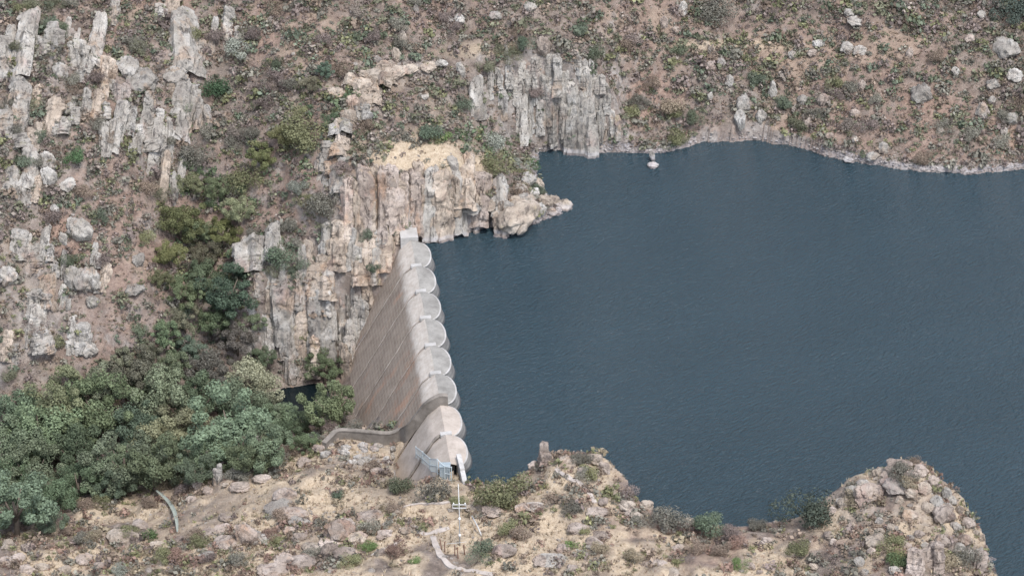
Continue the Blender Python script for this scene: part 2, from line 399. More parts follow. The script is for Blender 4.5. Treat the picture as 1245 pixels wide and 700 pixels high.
wob = .8*vnoise(XX*.35, YY*.35, s=5)+.35*vnoise(XX*1.1, YY*1.1, s=6)
ds = np.minimum(seg_dist(XX, YY, fs), seg_dist(XX, YY, ns))
ins = inside(XX, YY, poly)
sdist = np.where(ins, -ds, ds)+wob*.6
TT, UU = dcoord(XX, YY)

# relief: broad lumps, gullies, ledges and small stones
amp = np.clip(np.minimum(np.hypot(XX, YY)/40+.5, 1), 0, 1)
slope0 = np.hypot(np.gradient(ZZ, GX, axis=1), np.gradient(ZZ, GY, axis=0))
rel = .9*vnoise(XX*.13, YY*.13, s=1)+.55*vnoise(XX*.33, YY*.33, s=2)+.30*vnoise(XX*.8, YY*.8, s=3)+.13*vnoise(XX*1.9, YY*1.9, s=4)
ridg = 1-np.abs(vnoise(XX*.22+.15*YY, YY*.09, s=9))*2
rel = rel+np.clip(slope0-.7, 0, 1)*(.8*ridg+.7*vnoise(XX*.75, YY*.3, s=8))
edge = np.clip(ds/3., .1, 1)
dam_fade = np.clip((np.maximum(np.maximum(-TT-1, TT-60), np.maximum(UU-3, -UU-14)))/3, .12, 1)
pool_fade = np.clip((np.hypot(XX-at(352, 490, -17)[0], YY-at(352, 490, -17)[1])-4)/4, .1, 1)
ZZ = ZZ+rel*edge*dam_fade*pool_fade*.9
east = (UU > -2.0) & (TT < -0.3) | (UU > 4) | ((TT > 58.5) & (UU > -2))
ZZ = np.where((sdist > 0) & east & (ds < 12) & ~ins, np.maximum(ZZ, .1+(.5+.3*vnoise(XX*.7, YY*.7, s=61)+.2*vnoise(XX*2, YY*2, s=62))*np.clip(sdist, 0, 2.0)), ZZ)
ZZ = np.where(sdist <= 0, np.where(east | ins, np.minimum(ZZ, -.25-.5*np.clip(-sdist, 0, 12)), ZZ), ZZ)
infoot = (TT > 2) & (TT < 58.3) & (UU < 5) & (UU > -13)
ZZ = np.where(infoot & (TT < 36), np.minimum(ZZ, np.maximum(fz(-UU)+.1, -14.5)), ZZ)
ZZ = np.where(infoot & (TT >= 36), np.minimum(ZZ, np.where((-UU < 7.2) & (TT > 44), fz(-UU)-.6, np.where(-UU < 5.2, fz(-UU)-.6, 9))), ZZ)
ZZ = np.where((TT > 0) & (TT < 58.3) & (UU > -1.5), np.minimum(ZZ, -1.5), ZZ)

def tz(x, y):
    x = np.asarray(x, float); y = np.asarray(y, float)
    i = np.clip(np.searchsorted(GX, x)-1, 0, len(GX)-2); j = np.clip(np.searchsorted(GY, y)-1, 0, len(GY)-2)
    a = (x-GX[i])/(GX[i+1]-GX[i]); b = (y-GY[j])/(GY[j+1]-GY[j])
    return (1-b)*((1-a)*ZZ[j, i]+a*ZZ[j, i+1])+b*((1-a)*ZZ[j+1, i]+a*ZZ[j+1, i+1])
def hit(px, py, off=0.):
    """where the sight line through a photo point meets the ground raised by off metres"""
    d = ray(px, py); z = np.arange(48, -24, -.12)
    P = CAM+d*((z-CAM[2])/d[2])[:, None]
    g = tz(P[:, 0], P[:, 1])+off
    k = int(np.argmax(g >= P[:, 2])); p = P[k].copy(); p[2] = tz(p[0], p[1]); return p
def px_scale(p): return float(proj(p)[2])

# cover masks on the ground
pj = proj(np.stack([XX, YY, ZZ], -1)); PX, PY = pj[..., 0], pj[..., 1]
def blobs(X, Y, lst):
    m = np.zeros(X.shape)
    for x, y, rx, ry, s in lst: m = np.maximum(m, s*np.clip(1.6-1.6*np.hypot((X-x)/rx, (Y-y)/ry), 0, 1))
    return m
gx, gy = np.gradient(ZZ, GX, axis=1), np.gradient(ZZ, GY, axis=0); SLOPE = np.hypot(gx, gy)
n1 = fbm(XX*.12, YY*.12, s=31); n2 = fbm(XX*.4, YY*.4, s=33); n3 = fbm(XX*.05, YY*.05, s=35)
near = (YY < -30) & (UU > -60)
ROCKB = [(70, 130, 90, 150, .8), (180, 130, 80, 110, .7), (60, 330, 90, 120, .6), (520, 245, 130, 45, .9), (410, 330, 60, 90, .9), (670, 120, 70, 70, .4), (350, 380, 60, 100, .9), (490, 85, 70, 22, 1), (430, 130, 40, 30, .9), (1100, 620, 120, 60, .6), (440, 552, 55, 22, 1), (640, 235, 50, 40, .7), (880, 120, 80, 60, .5)]
GRASSB = [(505, 190, 95, 38, 1), (570, 203, 55, 24, .9), (600, 62, 80, 14, .6), (900, 55, 110, 10, .8), (400, 620, 200, 60, .6)]
REDB = [(1100, 150, 130, 60, .9), (1200, 170, 80, 50, .8), (90, 285, 60, 50, .8), (560, 30, 60, 40, .5), (310, 40, 50, 50, .6), (790, 120, 80, 60, .7), (640, 95, 30, 30, .7), (1000, 60, 200, 60, .5), (380, 50, 60, 60, .4), (100, 400, 80, 60, .5), (150, 650, 120, 40, .7), (800, 20, 150, 40, .4)]
mr = blobs(PX, PY, ROCKB)*np.clip(.75+n2*1.4, 0, 1)
mr = np.maximum(mr, np.clip((SLOPE-1.05)*1.6, 0, 1)*np.clip(.8+n2, 0, 1))
mg = np.maximum(blobs(PX, PY, GRASSB), np.where(near, np.clip(.66+n1*1.0+n2*.5, 0, 1), np.clip(n1*1.0-.6, 0, .2)))
mb = np.maximum(blobs(PX, PY, REDB)*np.clip(.7+n1, 0, 1), np.clip(n3*1.0+n2*.5, 0, .5))
shore = np.clip(1-np.abs(sdist-.4)/.9, 0, 1)*(ZZ < 1.6)*(ZZ > -.6)*east
gv = np.stack([XX, YY, ZZ], -1).reshape(-1, 3)
ny, nx = XX.shape
ii = (np.arange(ny-1)[:, None]*nx+np.arange(nx-1)[None]).ravel()
gf = np.stack([ii, ii+1, ii+nx+1, ii+nx], -1)
gm = mesh('terrain', gv, gf, MAT['ground'], True)
vcol(gm, 'cover', np.stack([mr.ravel(), mg.ravel(), mb.ravel(), np.ones(mr.size)], -1))
a = gm.attributes.new('shore', 'FLOAT', 'POINT'); a.data.foreach_set('value', shore.ravel().astype(np.float32))
tag(link('terrain', gm), kind='structure')

# ------------------------------------------------------------------ water
def m_water(name, c, bumpk):
    t = NT(name)
    geo = t.n.new('ShaderNodeNewGeometry'); pos = geo.outputs['Position']
    mp = t.n.new('ShaderNodeMapping'); mp.inputs['Rotation'].default_value = (0, 0, math.radians(-38)); t.link(pos, mp.inputs[0])
    w1 = t.noise(1.9, 3, .6, vec=mp.outputs[0], stretch=(.5, 1.25, 1), dist=.4)
    w2 = t.noise(3.6, 3, .6, vec=mp.outputs[0], stretch=(.5, 1.1, 1))
    w3 = t.sstep(t.noise(.05, 4, .55, vec=mp.outputs[0], stretch=(.5, 1.3, 1)), .36, .64)
    calm = t.math('ADD', t.math('MULTIPLY', w3, .16), .78)      # wind lanes
    h = t.math('MULTIPLY', t.math('ADD', w1, t.math('MULTIPLY', w2, .4)), calm)
    t.bump(h, 1.0, bumpk)
    t.b.inputs['IOR'].default_value = 1.333; t.b.inputs['Specular IOR Level'].default_value = .5
    return t.done(c, .05)
def wpoly(name, pts, z, mat):
    me = bpy.data.meshes.new(name); me.from_pydata([(float(x), float(y), z) for x, y in pts], [], [tuple(range(len(pts)))]); me.update(); me.materials.append(mat)
    return tag(link(name, me), kind='structure')
big = []
c0 = poly.mean(0)
wout = [np.array([1200., 150])]+[p+np.array([2, 6.]) for p in fs[:1]]+[p+np.array([0, 5.]) for p in fs[1:20]]+[at(640, 170, 0)[:2], at(625, 215, 0)[:2], at(560, 262, 0)[:2], dpt(-2.5, 2.2, 0)[:2], dpt(-.2, .6, 0)[:2]]+[d+dux[:2]*.9 for d in damside[1:]]+[p+np.array([0, -4.]) for p in ns[1:]]+[np.array([1200., -600])]
reservoir = wpoly('reservoir_water', wout[::-1], 0., m_water('reservoir_water', (.024, .047, .060), 1.1))
pc = at(352, 490, -17.2)
wpoly('gorge_pool', [(pc[0]+9*math.cos(k*.2094)*(1+.15*math.sin(3*k)), pc[1]+8*math.sin(k*.2094)) for k in range(30)], -16.9, m_water('pool_water', (.006, .01, .012), .03))

# ------------------------------------------------------------------ dam
dam = bpy.data.objects.new('arch_dam', None); col.objects.link(dam)
dam.location = dpt(0, 0, 0); dam.rotation_euler = (0, 0, math.atan2(-dux[1], -dux[0]))     # local +x downstream, +y along the crest
tag(dam, 'old multiple-arch dam with scalloped concrete lobes holding back the reservoir', 'dam')
ysign = 1 if (Matrix.Rotation(dam.rotation_euler.z, 3, 'Z') @ Vector((0, 1, 0))).dot(Vector(dax)) > 0 else -1
def D(t, u, z): return (-u, ysign*t, z)
def arc(t):       # upstream edge of a lobe, t measured from its middle
    return .85+1.85*math.sqrt(max(1-(t/3.7)**2, 0))
NV = 22
for b in range(8):
    tc = T0+SP*(b+.5); spill = b >= 6
    ts = [-SP/2+SP*k/20 for k in range(21)]
    ed = [max(.95, arc(t*.985)) for t in ts]
    dz = -.04*b*.3-(.35 if spill else 0)
    # vertical arch wall
    v, f = [], []
    for z, fl_ in ((1.85+dz, -.10), (1.1, .2), (.55, .42), (0, .65), (-7, 2.6)):      # the barrel flares outwards below the cap
        v += [D(tc+t, e+fl_*(e-.85)/1.85, z) for t, e in zip(ts, ed)]
    for r in range(4):
        for k in range(20): f.append((r*21+k, r*21+k+1, (r+1)*21+k+1, (r+1)*21+k))
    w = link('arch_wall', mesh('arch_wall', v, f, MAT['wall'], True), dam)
    # tilted half-disc cap with thickness, highest at the crest line
    v, f = [], []
    for s in (0, .25, .5, .75, .93, 1.0):
        for t, e in zip(ts, ed):
            u = -.05+(e+.05)*s; dome = .1*(1-(2*t/SP)**2)
            v.append(D(tc+t, u, 2.5+dz-.50*s*s+dome*(1-s*.55)*.8))
    n = 21
    for r in range(5):
        for k in range(20): f.append((r*n+k, r*n+k+1, (r+1)*n+k+1, (r+1)*n+k))
    base = len(v)
    v += [D(tc+t, e, 2.5+dz-.50+.1*(1-(2*t/SP)**2)*.45*.8-.30) for t, e in zip(ts, ed)]
    v += [D(tc+t, e-.3, 2.5+dz-.50-.36) for t, e in zip(ts, ed)]
    for k in range(20):
        f.append((5*n+k, 5*n+k+1, base+k+1, base+k)); f.append((base+k, base+k+1, base+n+k+1, base+n+k))
    cp_ = link('arch_cap', mesh('arch_cap', v, f, MAT['spill' if spill else 'cap'], True), dam)
    # raised rim on the cap edge
    v, f = [], []
    for (do, zo) in ((-.22, -.03), (-.20, .07), (.04, .06), (.05, -.10)):
        for t, e in zip(ts, ed): v.append(D(tc+t, e+do, 2.5+dz-.50+.1*(1-(2*t/SP)**2)*.45*.8+zo))
    for r in range(3):
        for k in range(20): f.append((r*n+k, r*n+k+1, (r+1)*n+k+1, (r+1)*n+k))
    r_ = link('rim', mesh('rim', v, f, MAT['rim'], True), cp_)
    # sloping downstream face of this bay, gently bulged
    vmax = 15.5 if not spill else 7.5
    vs = [0, .35, .8, 1.3, 1.8, 2.2, 2.8]+[2.8+(vmax-2.8)*(k+1)/NV for k in range(NV)]
    v, f = [], []
    for q in vs:
        for t in ts:
            bl = (.14 if not spill else .12)*(1-(2*t/SP)**2)
            k = min(1, q/2.)
            v.append(D(tc+t, -q-bl*.8*k, float(fz(q))+dz+bl*(.8*(1-k)+.45*k)))
    for r in range(len(vs)-1):
        for k in range(20): f.append((r*n+k, (r+1)*n+k, (r+1)*n+k+1, r*n+k+1))
    link('face_panel', mesh('face_panel', v, f, MAT['spill'] if spill else MAT['face'], True), dam)
    # joint rib between bays
    if b < 7 and b != 5:
        pts = [D(tc+SP/2+.22*float(vnoise(q*.9, b*3.3)), -q, float(fz(q))+dz+(.16 if b != 6 else .36)+.08*float(vnoise(q*1.7, b*5.1+9))) for q in vs[2:]]
        link('joint_rib', mesh('joint_rib', *tube(pts, [(.085 if b != 6 else .2)+.045*math.sin(i*2.1+b) for i in range(len(pts))], 6), MAT['oldwall' if b == 6 else 'rib'], True), dam)
    # stepped light crest slab over the notch
    x0 = tc+SP/2
    v, f = box(-.7, .9, -.4, .4, -.35, .09)
    v = [(-q[0], ysign*(x0+q[1]), 2.5+dz+q[2]-.12*max(0, -q[0])) for q in v]
    if b < 7: link('crest_slab', mesh('crest_slab', v, f, MAT['rim']), dam)
# body under the caps (closed core), end wall set back below the last cap
v, f = [], []
core = [(.75, 1.7), (.75, -8), (-13, -18), (-9.5, -13.2)]+[(-q, float(fz(q))-.75) for q in (7, 4, 1.6)]
for t in (-.6, 57.6): v += [D(t, u, z) for u, z in core]
k = len(core); f = [tuple(range(k)), tuple(range(2*k-1, k-1, -1))]+[(i, (i+1) % k, k+(i+1) % k, k+i) for i in range(k)]
link('core', mesh('core', v, f, MAT['oldwall']), dam)
# far abutment block
v, f = joinvf(box(-1.1, 1.6, -3.4, -.2, -4, 2.95), box(-.6, 1.0, -4.6, -3.3, -4, 3.2))
link('abutment_block', mesh('abutment_block', [(q[0], ysign*q[1], q[2]) for q in v], f, MAT['rim']), dam)
# pale end pier running to the bank
p0, p1 = at(557.5, 552, 2.75), at(566, 582, 2.75); dd = p1-p0; ln = np.linalg.norm(dd); dd /= ln; sd_ = np.array([-dd[1], dd[0], 0])
def loc(p):  # world to dam local
    t, u = dcoord(p[0], p[1]); return D(float(t), float(u), float(p[2]))
v, f = [], []
for s, zt in ((0, 2.85), (ln*.55, 2.6), (ln*.56, 2.35), (ln, 1.9)):
    for w_ in (-.32, .32):
        for z in (zt-4.2, zt): q = p0+dd*s+sd_*w_; v.append(loc((q[0], q[1], z)))
for k in range(3):
    a0 = k*4; f += [(a0+1, a0+3, a0+7, a0+5), (a0, a0+1, a0+5, a0+4), (a0+2, a0+6, a0+7, a0+3)]
f += [(0, 2, 3, 1), (12, 13, 15, 14)]
link('end_pier', mesh('end_pier', v, f, MAT['whitewash']), dam)
# guide wall: from the crest down the face, then out along the ledge
gpts = [dpt(44.5, 1.1, 2.35), dpt(44.45, 0, 2.5), dpt(44.4, -1.5, 1.75), dpt(44.2, -2.6, .6), dpt(43.9, -3.7, -1.2), dpt(43.6, -4.7, -2.8), at(487, 529, -4.4), at(474, 534, -5.0), at(455, 533, -5.0), at(432, 531, -4.9), at(412, 530.5, -4.8), at(403, 537, -5.0), at(394, 546, -5.2)]
def ribbon(pts, width, top, bottom):
    v, f = [], []
    n = len(pts)
    for i, p in enumerate(pts):
        d = np.asarray(pts[min(i+1, n-1)])-np.asarray(pts[max(i-1, 0)]); d[2] = 0; d /= np.linalg.norm(d); s_ = np.array([-d[1], d[0], 0])
        for w_, z in ((-width/2, bottom), (-width/2, top), (width/2, top), (width/2, bottom)): v.append(np.asarray(p)+s_*w_+np.array([0, 0, z]))
    for i in range(n-1):
        for k in range(3): f.append((i*4+k, i*4+k+1, i*4+k+5, i*4+k+4))
        f.append((i*4+3, i*4, i*4+4, i*4+7))
    f += [(0, 1, 2, 3), (n*4-1, n*4-2, n*4-3, n*4-4)]
    return v, f
def densify(pts, n=4):
    out = []
    P_ = [np.asarray(p, float) for p in pts]
    for i in range(len(P_)-1):
        a0, a1, a2, a3 = P_[max(i-1, 0)], P_[i], P_[i+1], P_[min(i+2, len(P_)-1)]
        for k in range(n):
            t = k/n; out.append(.5*((2*a1)+(-a0+a2)*t+(2*a0-5*a1+4*a2-a3)*t*t+(-a0+3*a1-3*a2+a3)*t**3))
    return out+[P_[-1]]
v, f = ribbon(densify(gpts), .62, 1.05, -1.6)
gw = link('guide_wall', mesh('guide_wall', [loc(q) for q in v], f, MAT['oldwall']), dam)
v, f = ribbon(densify(gpts), .76, 1.22, 1.06)
link('coping', mesh('coping', [loc(q) for q in v], f, MAT['oldwall']), gw)


# ------------------------------------------------------------------ rocks
def crag_mesh(seed, n=34, m=24):
    """an angular rib of jointed rock: several split prisms of different height, fused into one surface with clefts between them"""
    r = random.Random(seed); pcs = []
    for k in range(r.randint(4, 6)):
        ox, oy = (0, 0) if k == 0 else (r.uniform(-.30, .30), r.uniform(-.30, .12))
        h = 1.0 if k == 0 else r.uniform(.35, .97); w = r.uniform(.27, .36) if k == 0 else r.uniform(.17, .28)
        q = r.randint(4, 6); ph = r.uniform(0, 6.3)
        pcs.append((ox, oy, h, [(ph+2*math.pi*i/q+r.uniform(-.25, .25), w*r.uniform(.8, 1.15)) for i in range(q)], r.uniform(-.06, .06), r.uniform(.03, .09), r.uniform(0, 6.3), r.uniform(.03, .14), [(r.uniform(.1, .95), r.uniform(-.10, .10), r.uniform(-.05, .05), r.uniform(-.05, .05)) for _ in range(3)]))
    ang = np.arange(n)*2*math.pi/n; dx, dy = np.cos(ang), np.sin(ang); V = []
    for j in range(m):
        z = (j/(m-1))**.9; rad = np.full(n, .05)
        for ox, oy, h0, sides, lean, ch, tph, tam, jts in pcs:
            h = h0*(1-tam*.6)+h0*tam*np.cos(ang-tph); h = np.where(h0 == 1.0, np.maximum(h, 1.0), h)
            sh = 1.1-.2*z/h0-max(0, (z/h0-(1-ch))/ch)**1.5*.3 if z < h0*1.2 else .5
            cx_, cy_ = ox+lean*z, oy
            for zj, dsh, dxj, dyj in jts:
                if z > zj*h0: sh = sh+dsh; cx_ += dxj; cy_ += dyj
            t_in = np.full(n, -9.); t_out = np.full(n, 9.)
            for a, d in sides:
                nx_, ny_ = math.cos(a), math.sin(a); den = dx*nx_+dy*ny_; num = d*sh-(0-cx_)*nx_-(0-cy_)*ny_
                t = num/np.where(np.abs(den) < 1e-4, 1e-4, den)
                t_out = np.where(den > 0, np.minimum(t_out, t), t_out); t_in = np.where(den <= 0, np.maximum(t_in, t), t_in)
            rad = np.where((t_out > t_in) & (t_out > 0) & (z <= h), np.maximum(rad, t_out), rad)
        zz = np.full(n, z)
        nz_ = .05*vnoise(dx*3+seed, dy*3, zz*4, s=seed)+.03*vnoise(dx*6+seed, dy*6, zz*5, s=seed+1)+.035*vnoise(dx*9, dy*9+seed, zz*16, s=seed+2)
        led = .03*(((z*5.3+seed*.37) % 1) > .85)
        rad = np.maximum(rad*(1+nz_*2.2)-led, .03)
        tz_ = pcs[0]; zt = z*(1+1.5*tz_[7]*rad*np.cos(ang-tz_[6]))+.03*vnoise(dx*3, dy*3, zz*6, s=seed+5)
        V.append(np.stack([rad*dx, rad*dy, zt], -1))
    v = [tuple(q) for q in np.concatenate(V)]
    f = [(j*n+i, j*n+(i+1) % n, (j+1)*n+(i+1) % n, (j+1)*n+i) for j in range(m-1) for i in range(n)]
    c = len(v); v.append(tuple(V[-1].mean(0))); f += [((m-1)*n+i, (m-1)*n+(i+1) % n, c) for i in range(n)]
    return mesh('rock_rib', v, f)
def ico(sub):
    t = (1+5**.5)/2
    v = [np.array(q, float)/math.hypot(1, t) for q in [(-1, t, 0), (1, t, 0), (-1, -t, 0), (1, -t, 0), (0, -1, t), (0, 1, t), (0, -1, -t), (0, 1, -t), (t, 0, -1), (t, 0, 1), (-t, 0, -1), (-t, 0, 1)]]
    f = [(0, 11, 5), (0, 5, 1), (0, 1, 7), (0, 7, 10), (0, 10, 11), (1, 5, 9), (5, 11, 4), (11, 10, 2), (10, 7, 6), (7, 1, 8), (3, 9, 4), (3, 4, 2), (3, 2, 6), (3, 6, 8), (3, 8, 9), (4, 9, 5), (2, 4, 11), (6, 2, 10), (8, 6, 7), (9, 8, 1)]
    for _ in range(sub):
        c, g = {}, []
        def mid(a, b):
            k = (min(a, b), max(a, b))
            if k not in c: q = v[a]+v[b]; v.append(q/np.linalg.norm(q)); c[k] = len(v)-1
            return c[k]
        for a, b, d in f:
            x, y, z = mid(a, b), mid(b, d), mid(d, a); g += [(a, x, z), (b, y, x), (d, z, y), (x, y, z)]
        f = g
    return np.array(v), np.array(f)
def boulder_vf(seed, sub=3, round_=.5):
    r = np.random.default_rng(seed); v, f = ico(sub); d = v.copy(); rad = np.ones(len(v))
    for _ in range(13):
        n_ = r.normal(size=3); n_ /= np.linalg.norm(n_); lim = r.uniform(.58, .88)+round_*.25
        c = d@n_; rad = np.where(c > .3, np.minimum(rad, lim/np.maximum(c, .3)), rad)
    if sub > 1:
        rad *= 1+.20*vnoise(d[:, 0]*1.7+seed, d[:, 1]*1.7, d[:, 2]*1.7, s=seed)+.11*vnoise(d[:, 0]*4, d[:, 1]*4, d[:, 2]*4+seed, s=seed+3)+.06*vnoise(d[:, 0]*9, d[:, 1]*9, d[:, 2]*9+seed, s=seed+4)
        g = r.normal(size=3); g /= np.linalg.norm(g); cl = d@g-r.uniform(-.3, .3); rad *= 1-.16*np.exp(-(cl/.07)**2)      # one open joint
    return d*rad[:, None]*.56, f
CRAGS = [crag_mesh(50+k) for k in range(16)]
def rock_set(matname):
    cols = [CRAGS[k].copy() for k in range(len(CRAGS))]
    for me in cols: me.materials.append(MAT[matname])
    bol = []
    for k in range(10):
        v, f = boulder_vf(200+k, 3, [.2, .0, .35][k % 3]); bol.append(mesh('boulder', v, f, MAT[matname+'_boulder'], True))
    for me in bol: me.set_sharp_from_angle(angle=math.radians(32))
    return cols, bol
RS = {k: rock_set(k) for k in ('rock', 'rock_warm', 'rock_pink')}
REG = {}
ORD = ['first', 'second', 'third', 'fourth', 'fifth', 'sixth', 'seventh', 'eighth', 'ninth', 'tenth', 'eleventh', 'twelfth', 'thirteenth', 'fourteenth', 'fifteenth', 'sixteenth', 'seventeenth', 'eighteenth', 'nineteenth']
TENS = {2: ('twenty', 'twentieth'), 3: ('thirty', 'thirtieth'), 4: ('forty', 'fortieth'), 5: ('fifty', 'fiftieth'), 6: ('sixty', 'sixtieth'), 7: ('seventy', 'seventieth'), 8: ('eighty', 'eightieth'), 9: ('ninety', 'ninetieth')}
def ordinal(i):
    if i < 19: return ORD[i]
    a, b = divmod(i+1, 10); return TENS[a][1] if b == 0 else TENS[a][0]+'-'+ORD[b-1]
def reg(o, grp, desc, where, cat):
    o['group'] = grp; o['category'] = cat
    REG.setdefault((grp, desc, where), []).append(o)
def basis(d, spin):
    d = Vector(d).normalized(); x = Vector((math.cos(spin), math.sin(spin), 0)); y = d.cross(x).normalized(); x = y.cross(d)
    return Matrix((x, y, d)).transposed()
def rockcol(px, py, w, h, mk='rock', grp=None, desc=None, where=None, label=None, depth=1.0, into=.3, lean=.5, side=0.):
    """a jointed rock rib standing on the slope; w and h are its width and height as sighted, in photo pixels"""
    p0, p1 = hit(px, py+h*.5), hit(px, py-h*.5)
    ax = p1-p0; L0 = np.linalg.norm(ax); d = ax/max(L0, 1e-6)
    if L0 < .3 or d[2] < .2: d = d*.4+np.array([0, .3, 1])
    d = d*(1-lean)+np.array([0, .12, 1])*lean; d[0] = d[0]*.5+side; d /= np.linalg.norm(d)
    s = px_scale(p0); L = h/s/max(.5, abs(d@UPV)); W_ = w/s
    m = basis(d, rnd.uniform(-.5, .5))
    o = link('rock_rib', rnd.choice(RS[mk][0]))
    base = p0+np.array([0, W_*into, 0])-d*L*.10-d*(.25*W_+.2)
    o.matrix_world = Matrix.Translation(base) @ m.to_4x4() @ Matrix.Diagonal((W_*1.45, W_*depth*rnd.uniform(1.1, 1.7), L*1.13+.25*W_+.2, 1))
    if label: tag(o, label, 'rock', grp)
    else: reg(o, grp, desc, where, 'rock')
    return o
def boulder(px, py, w, h, mk='rock', grp=None, desc=None, where=None, label=None, sink=.32, rot=None, name='boulder', yaw=None, z0=None):
    if grp == 'boulders strewn over the near bank': w *= .88; h *= .72
    s = px_scale(hit(px, py)); H = h/s/.88
    p = hit(px, py+h*(.5-sink)); W_ = w/s
    if z0 is not None: p = at(px, py+h*(.5-sink), z0)
    o = link(name, rnd.choice(RS[mk][1]))
    e = Matrix.Rotation(yaw if yaw is not None else rnd.uniform(-.35, .35), 4, 'Z') @ Matrix.Rotation(rnd.uniform(-.15, .15) if rot is None else rot, 4, 'Y')
    o.matrix_world = Matrix.Translation((p[0], p[1], p[2]+H*(.5-sink))) @ e @ Matrix.Diagonal((W_*1.08, W_*rnd.uniform(.8, 1.05), H*1.08, 1))
    if label: tag(o, label, 'rock', grp)
    else: reg(o, grp, desc, where, 'rock')
    return o
def zoomed(lst, x0, y0, k): return [(x0+q[0]/k, y0+q[1]/k, q[2]/k, q[3]/k) for q in lst]
# --- left hillside
G = ('rock outcrops on the left hillside', 'pale upright rock rib', 'on the left hillside')
for q in zoomed([(85, 150, 60, 200), (60, 380, 50, 140), (180, 135, 45, 80), (330, 140, 50, 150), (400, 40, 25, 80), (600, 20, 40, 80), (748, 135, 25, 110), (800, 90, 36, 90), (365, 270, 50, 100), (355, 330, 25, 90), (335, 370, 30, 80), (405, 450, 42, 150), (440, 330, 30, 100), (455, 430, 35, 80),
                 (545, 520, 40, 160), (590, 500, 35, 120), (640, 400, 70, 160), (690, 390, 40, 110), (575, 620, 30, 140), (640, 610, 25, 140), (480, 510, 24, 50), (20, 380, 25, 100), (120, 350, 40, 70), (120, 490, 50, 80), (175, 420, 50, 110), (100, 610, 50, 100), (265, 150, 20, 80), (305, 230, 30, 60), (290, 370, 35, 90), (235, 100, 20, 60), (25, 150, 40, 90), (20, 250, 30, 80), (520, 400, 40, 110), (610, 300, 50, 80)], 0, 0, 2.917)+\
        zoomed([(170, 390, 50, 90), (155, 230, 30, 110), (95, 225, 25, 60), (60, 230, 50, 80), (215, 300, 22, 80), (255, 520, 25, 60), (100, 510, 70, 110), (150, 480, 22, 80), (290, 560, 40, 80), (365, 340, 30, 80), (215, 410, 22, 60), (120, 30, 35, 70), (70, 40, 30, 60), (330, 260, 22, 60), (20, 590, 40, 80)], 0, 220, 2.917):
    rockcol(q[0], q[1], q[2]*1.08, q[3]*1.05, mk=rnd.choice(['rock', 'rock', 'rock_warm']), grp=G[0], desc=G[1], where=G[2], lean=.35, into=.38, side=.14)
G = ('blocky boulders on the left hillside', 'blocky weathered boulder', 'on the left hillside')
for q in zoomed([(455, 240, 75, 60), (500, 290, 100, 70), (110, 550, 50, 70), (165, 575, 55, 60), (175, 630, 45, 70), (215, 255, 50, 50), (60, 300, 60, 50), (240, 660, 60, 40), (620, 270, 80, 40)], 0, 0, 2.917)+zoomed([(285, 175, 80, 70), (315, 355, 85, 95), (260, 345, 60, 80), (320, 600, 50, 60), (195, 450, 24, 50), (30, 340, 60, 60), (490, 285, 45, 50), (195, 105, 28, 30), (225, 215, 30, 50), (480, 385, 60, 30), (330, 430, 40, 40)], 0, 220, 2.917):
    boulder(*q, grp=G[0], desc=G[1], where=G[2])
rockcol(219.5, 57, 42, 68, grp=G[0], label='broadest pale crag standing high on the left hillside', into=.6, lean=.2)
Gs = ('minor crags between the larger outcrops', 'minor grey crag', 'between the larger crags of the left hillside')
for o in [o for o in REG[('rock outcrops on the left hillside', 'pale upright rock rib', 'on the left hillside')]]:
    p_ = proj(np.array(o.matrix_world.translation)); sx_ = o.scale[0]*p_[2]*.85; h_ = o.scale[2]*p_[2]*.6
    rockcol(float(p_[0])+rnd.choice([-1, 1])*sx_*rnd.uniform(.5, .9), float(p_[1])-h_*rnd.uniform(.1, .5), sx_*rnd.uniform(.6, 1.1), h_*rnd.uniform(.5, .9), grp=Gs[0], desc=Gs[1], where=Gs[2], into=.5, lean=.4)
# --- gorge wall beside the dam
G = ('jointed rock ribs in the gorge wall', 'tall jointed rock rib', 'in the gorge wall left of the dam')
for q in zoomed([(65, 265, 80, 100), (160, 215, 52, 110), (145, 420, 32, 100), (190, 450, 100, 190), (330, 350, 105, 120), (320, 490, 95, 220), (392, 500, 62, 190), (385, 230, 72, 140), (335, 220, 42, 110), (275, 270, 32, 100), (455, 330, 55, 130), (440, 410, 34, 80), (210, 640, 44, 120), (250, 560, 50, 150), (430, 240, 50, 120), (240, 400, 40, 130), (110, 250, 40, 90), (420, 570, 40, 130), (300, 620, 60, 110)], 280, 220, 2.917):
    rockcol(*q, mk=rnd.choice(['rock', 'rock', 'rock_warm']), grp=G[0], desc=G[1], where=G[2], lean=.35, into=.35)
G = ('rocks along the seam where the dam meets the cliff', 'dark-seamed rock', 'along the seam between dam and cliff')
for x, y, w_, h_ in [(466, 312, 16, 30), (459, 338, 16, 34), (450, 352, 18, 36), (446, 378, 15, 34), (437, 396, 16, 40), (431, 420, 14, 36), (424, 440, 14, 36)]:
    rockcol(x-4, y, w_, h_, rnd.choice(['rock', 'rock_warm']), G[0], G[1], G[2], lean=.3, into=.3)
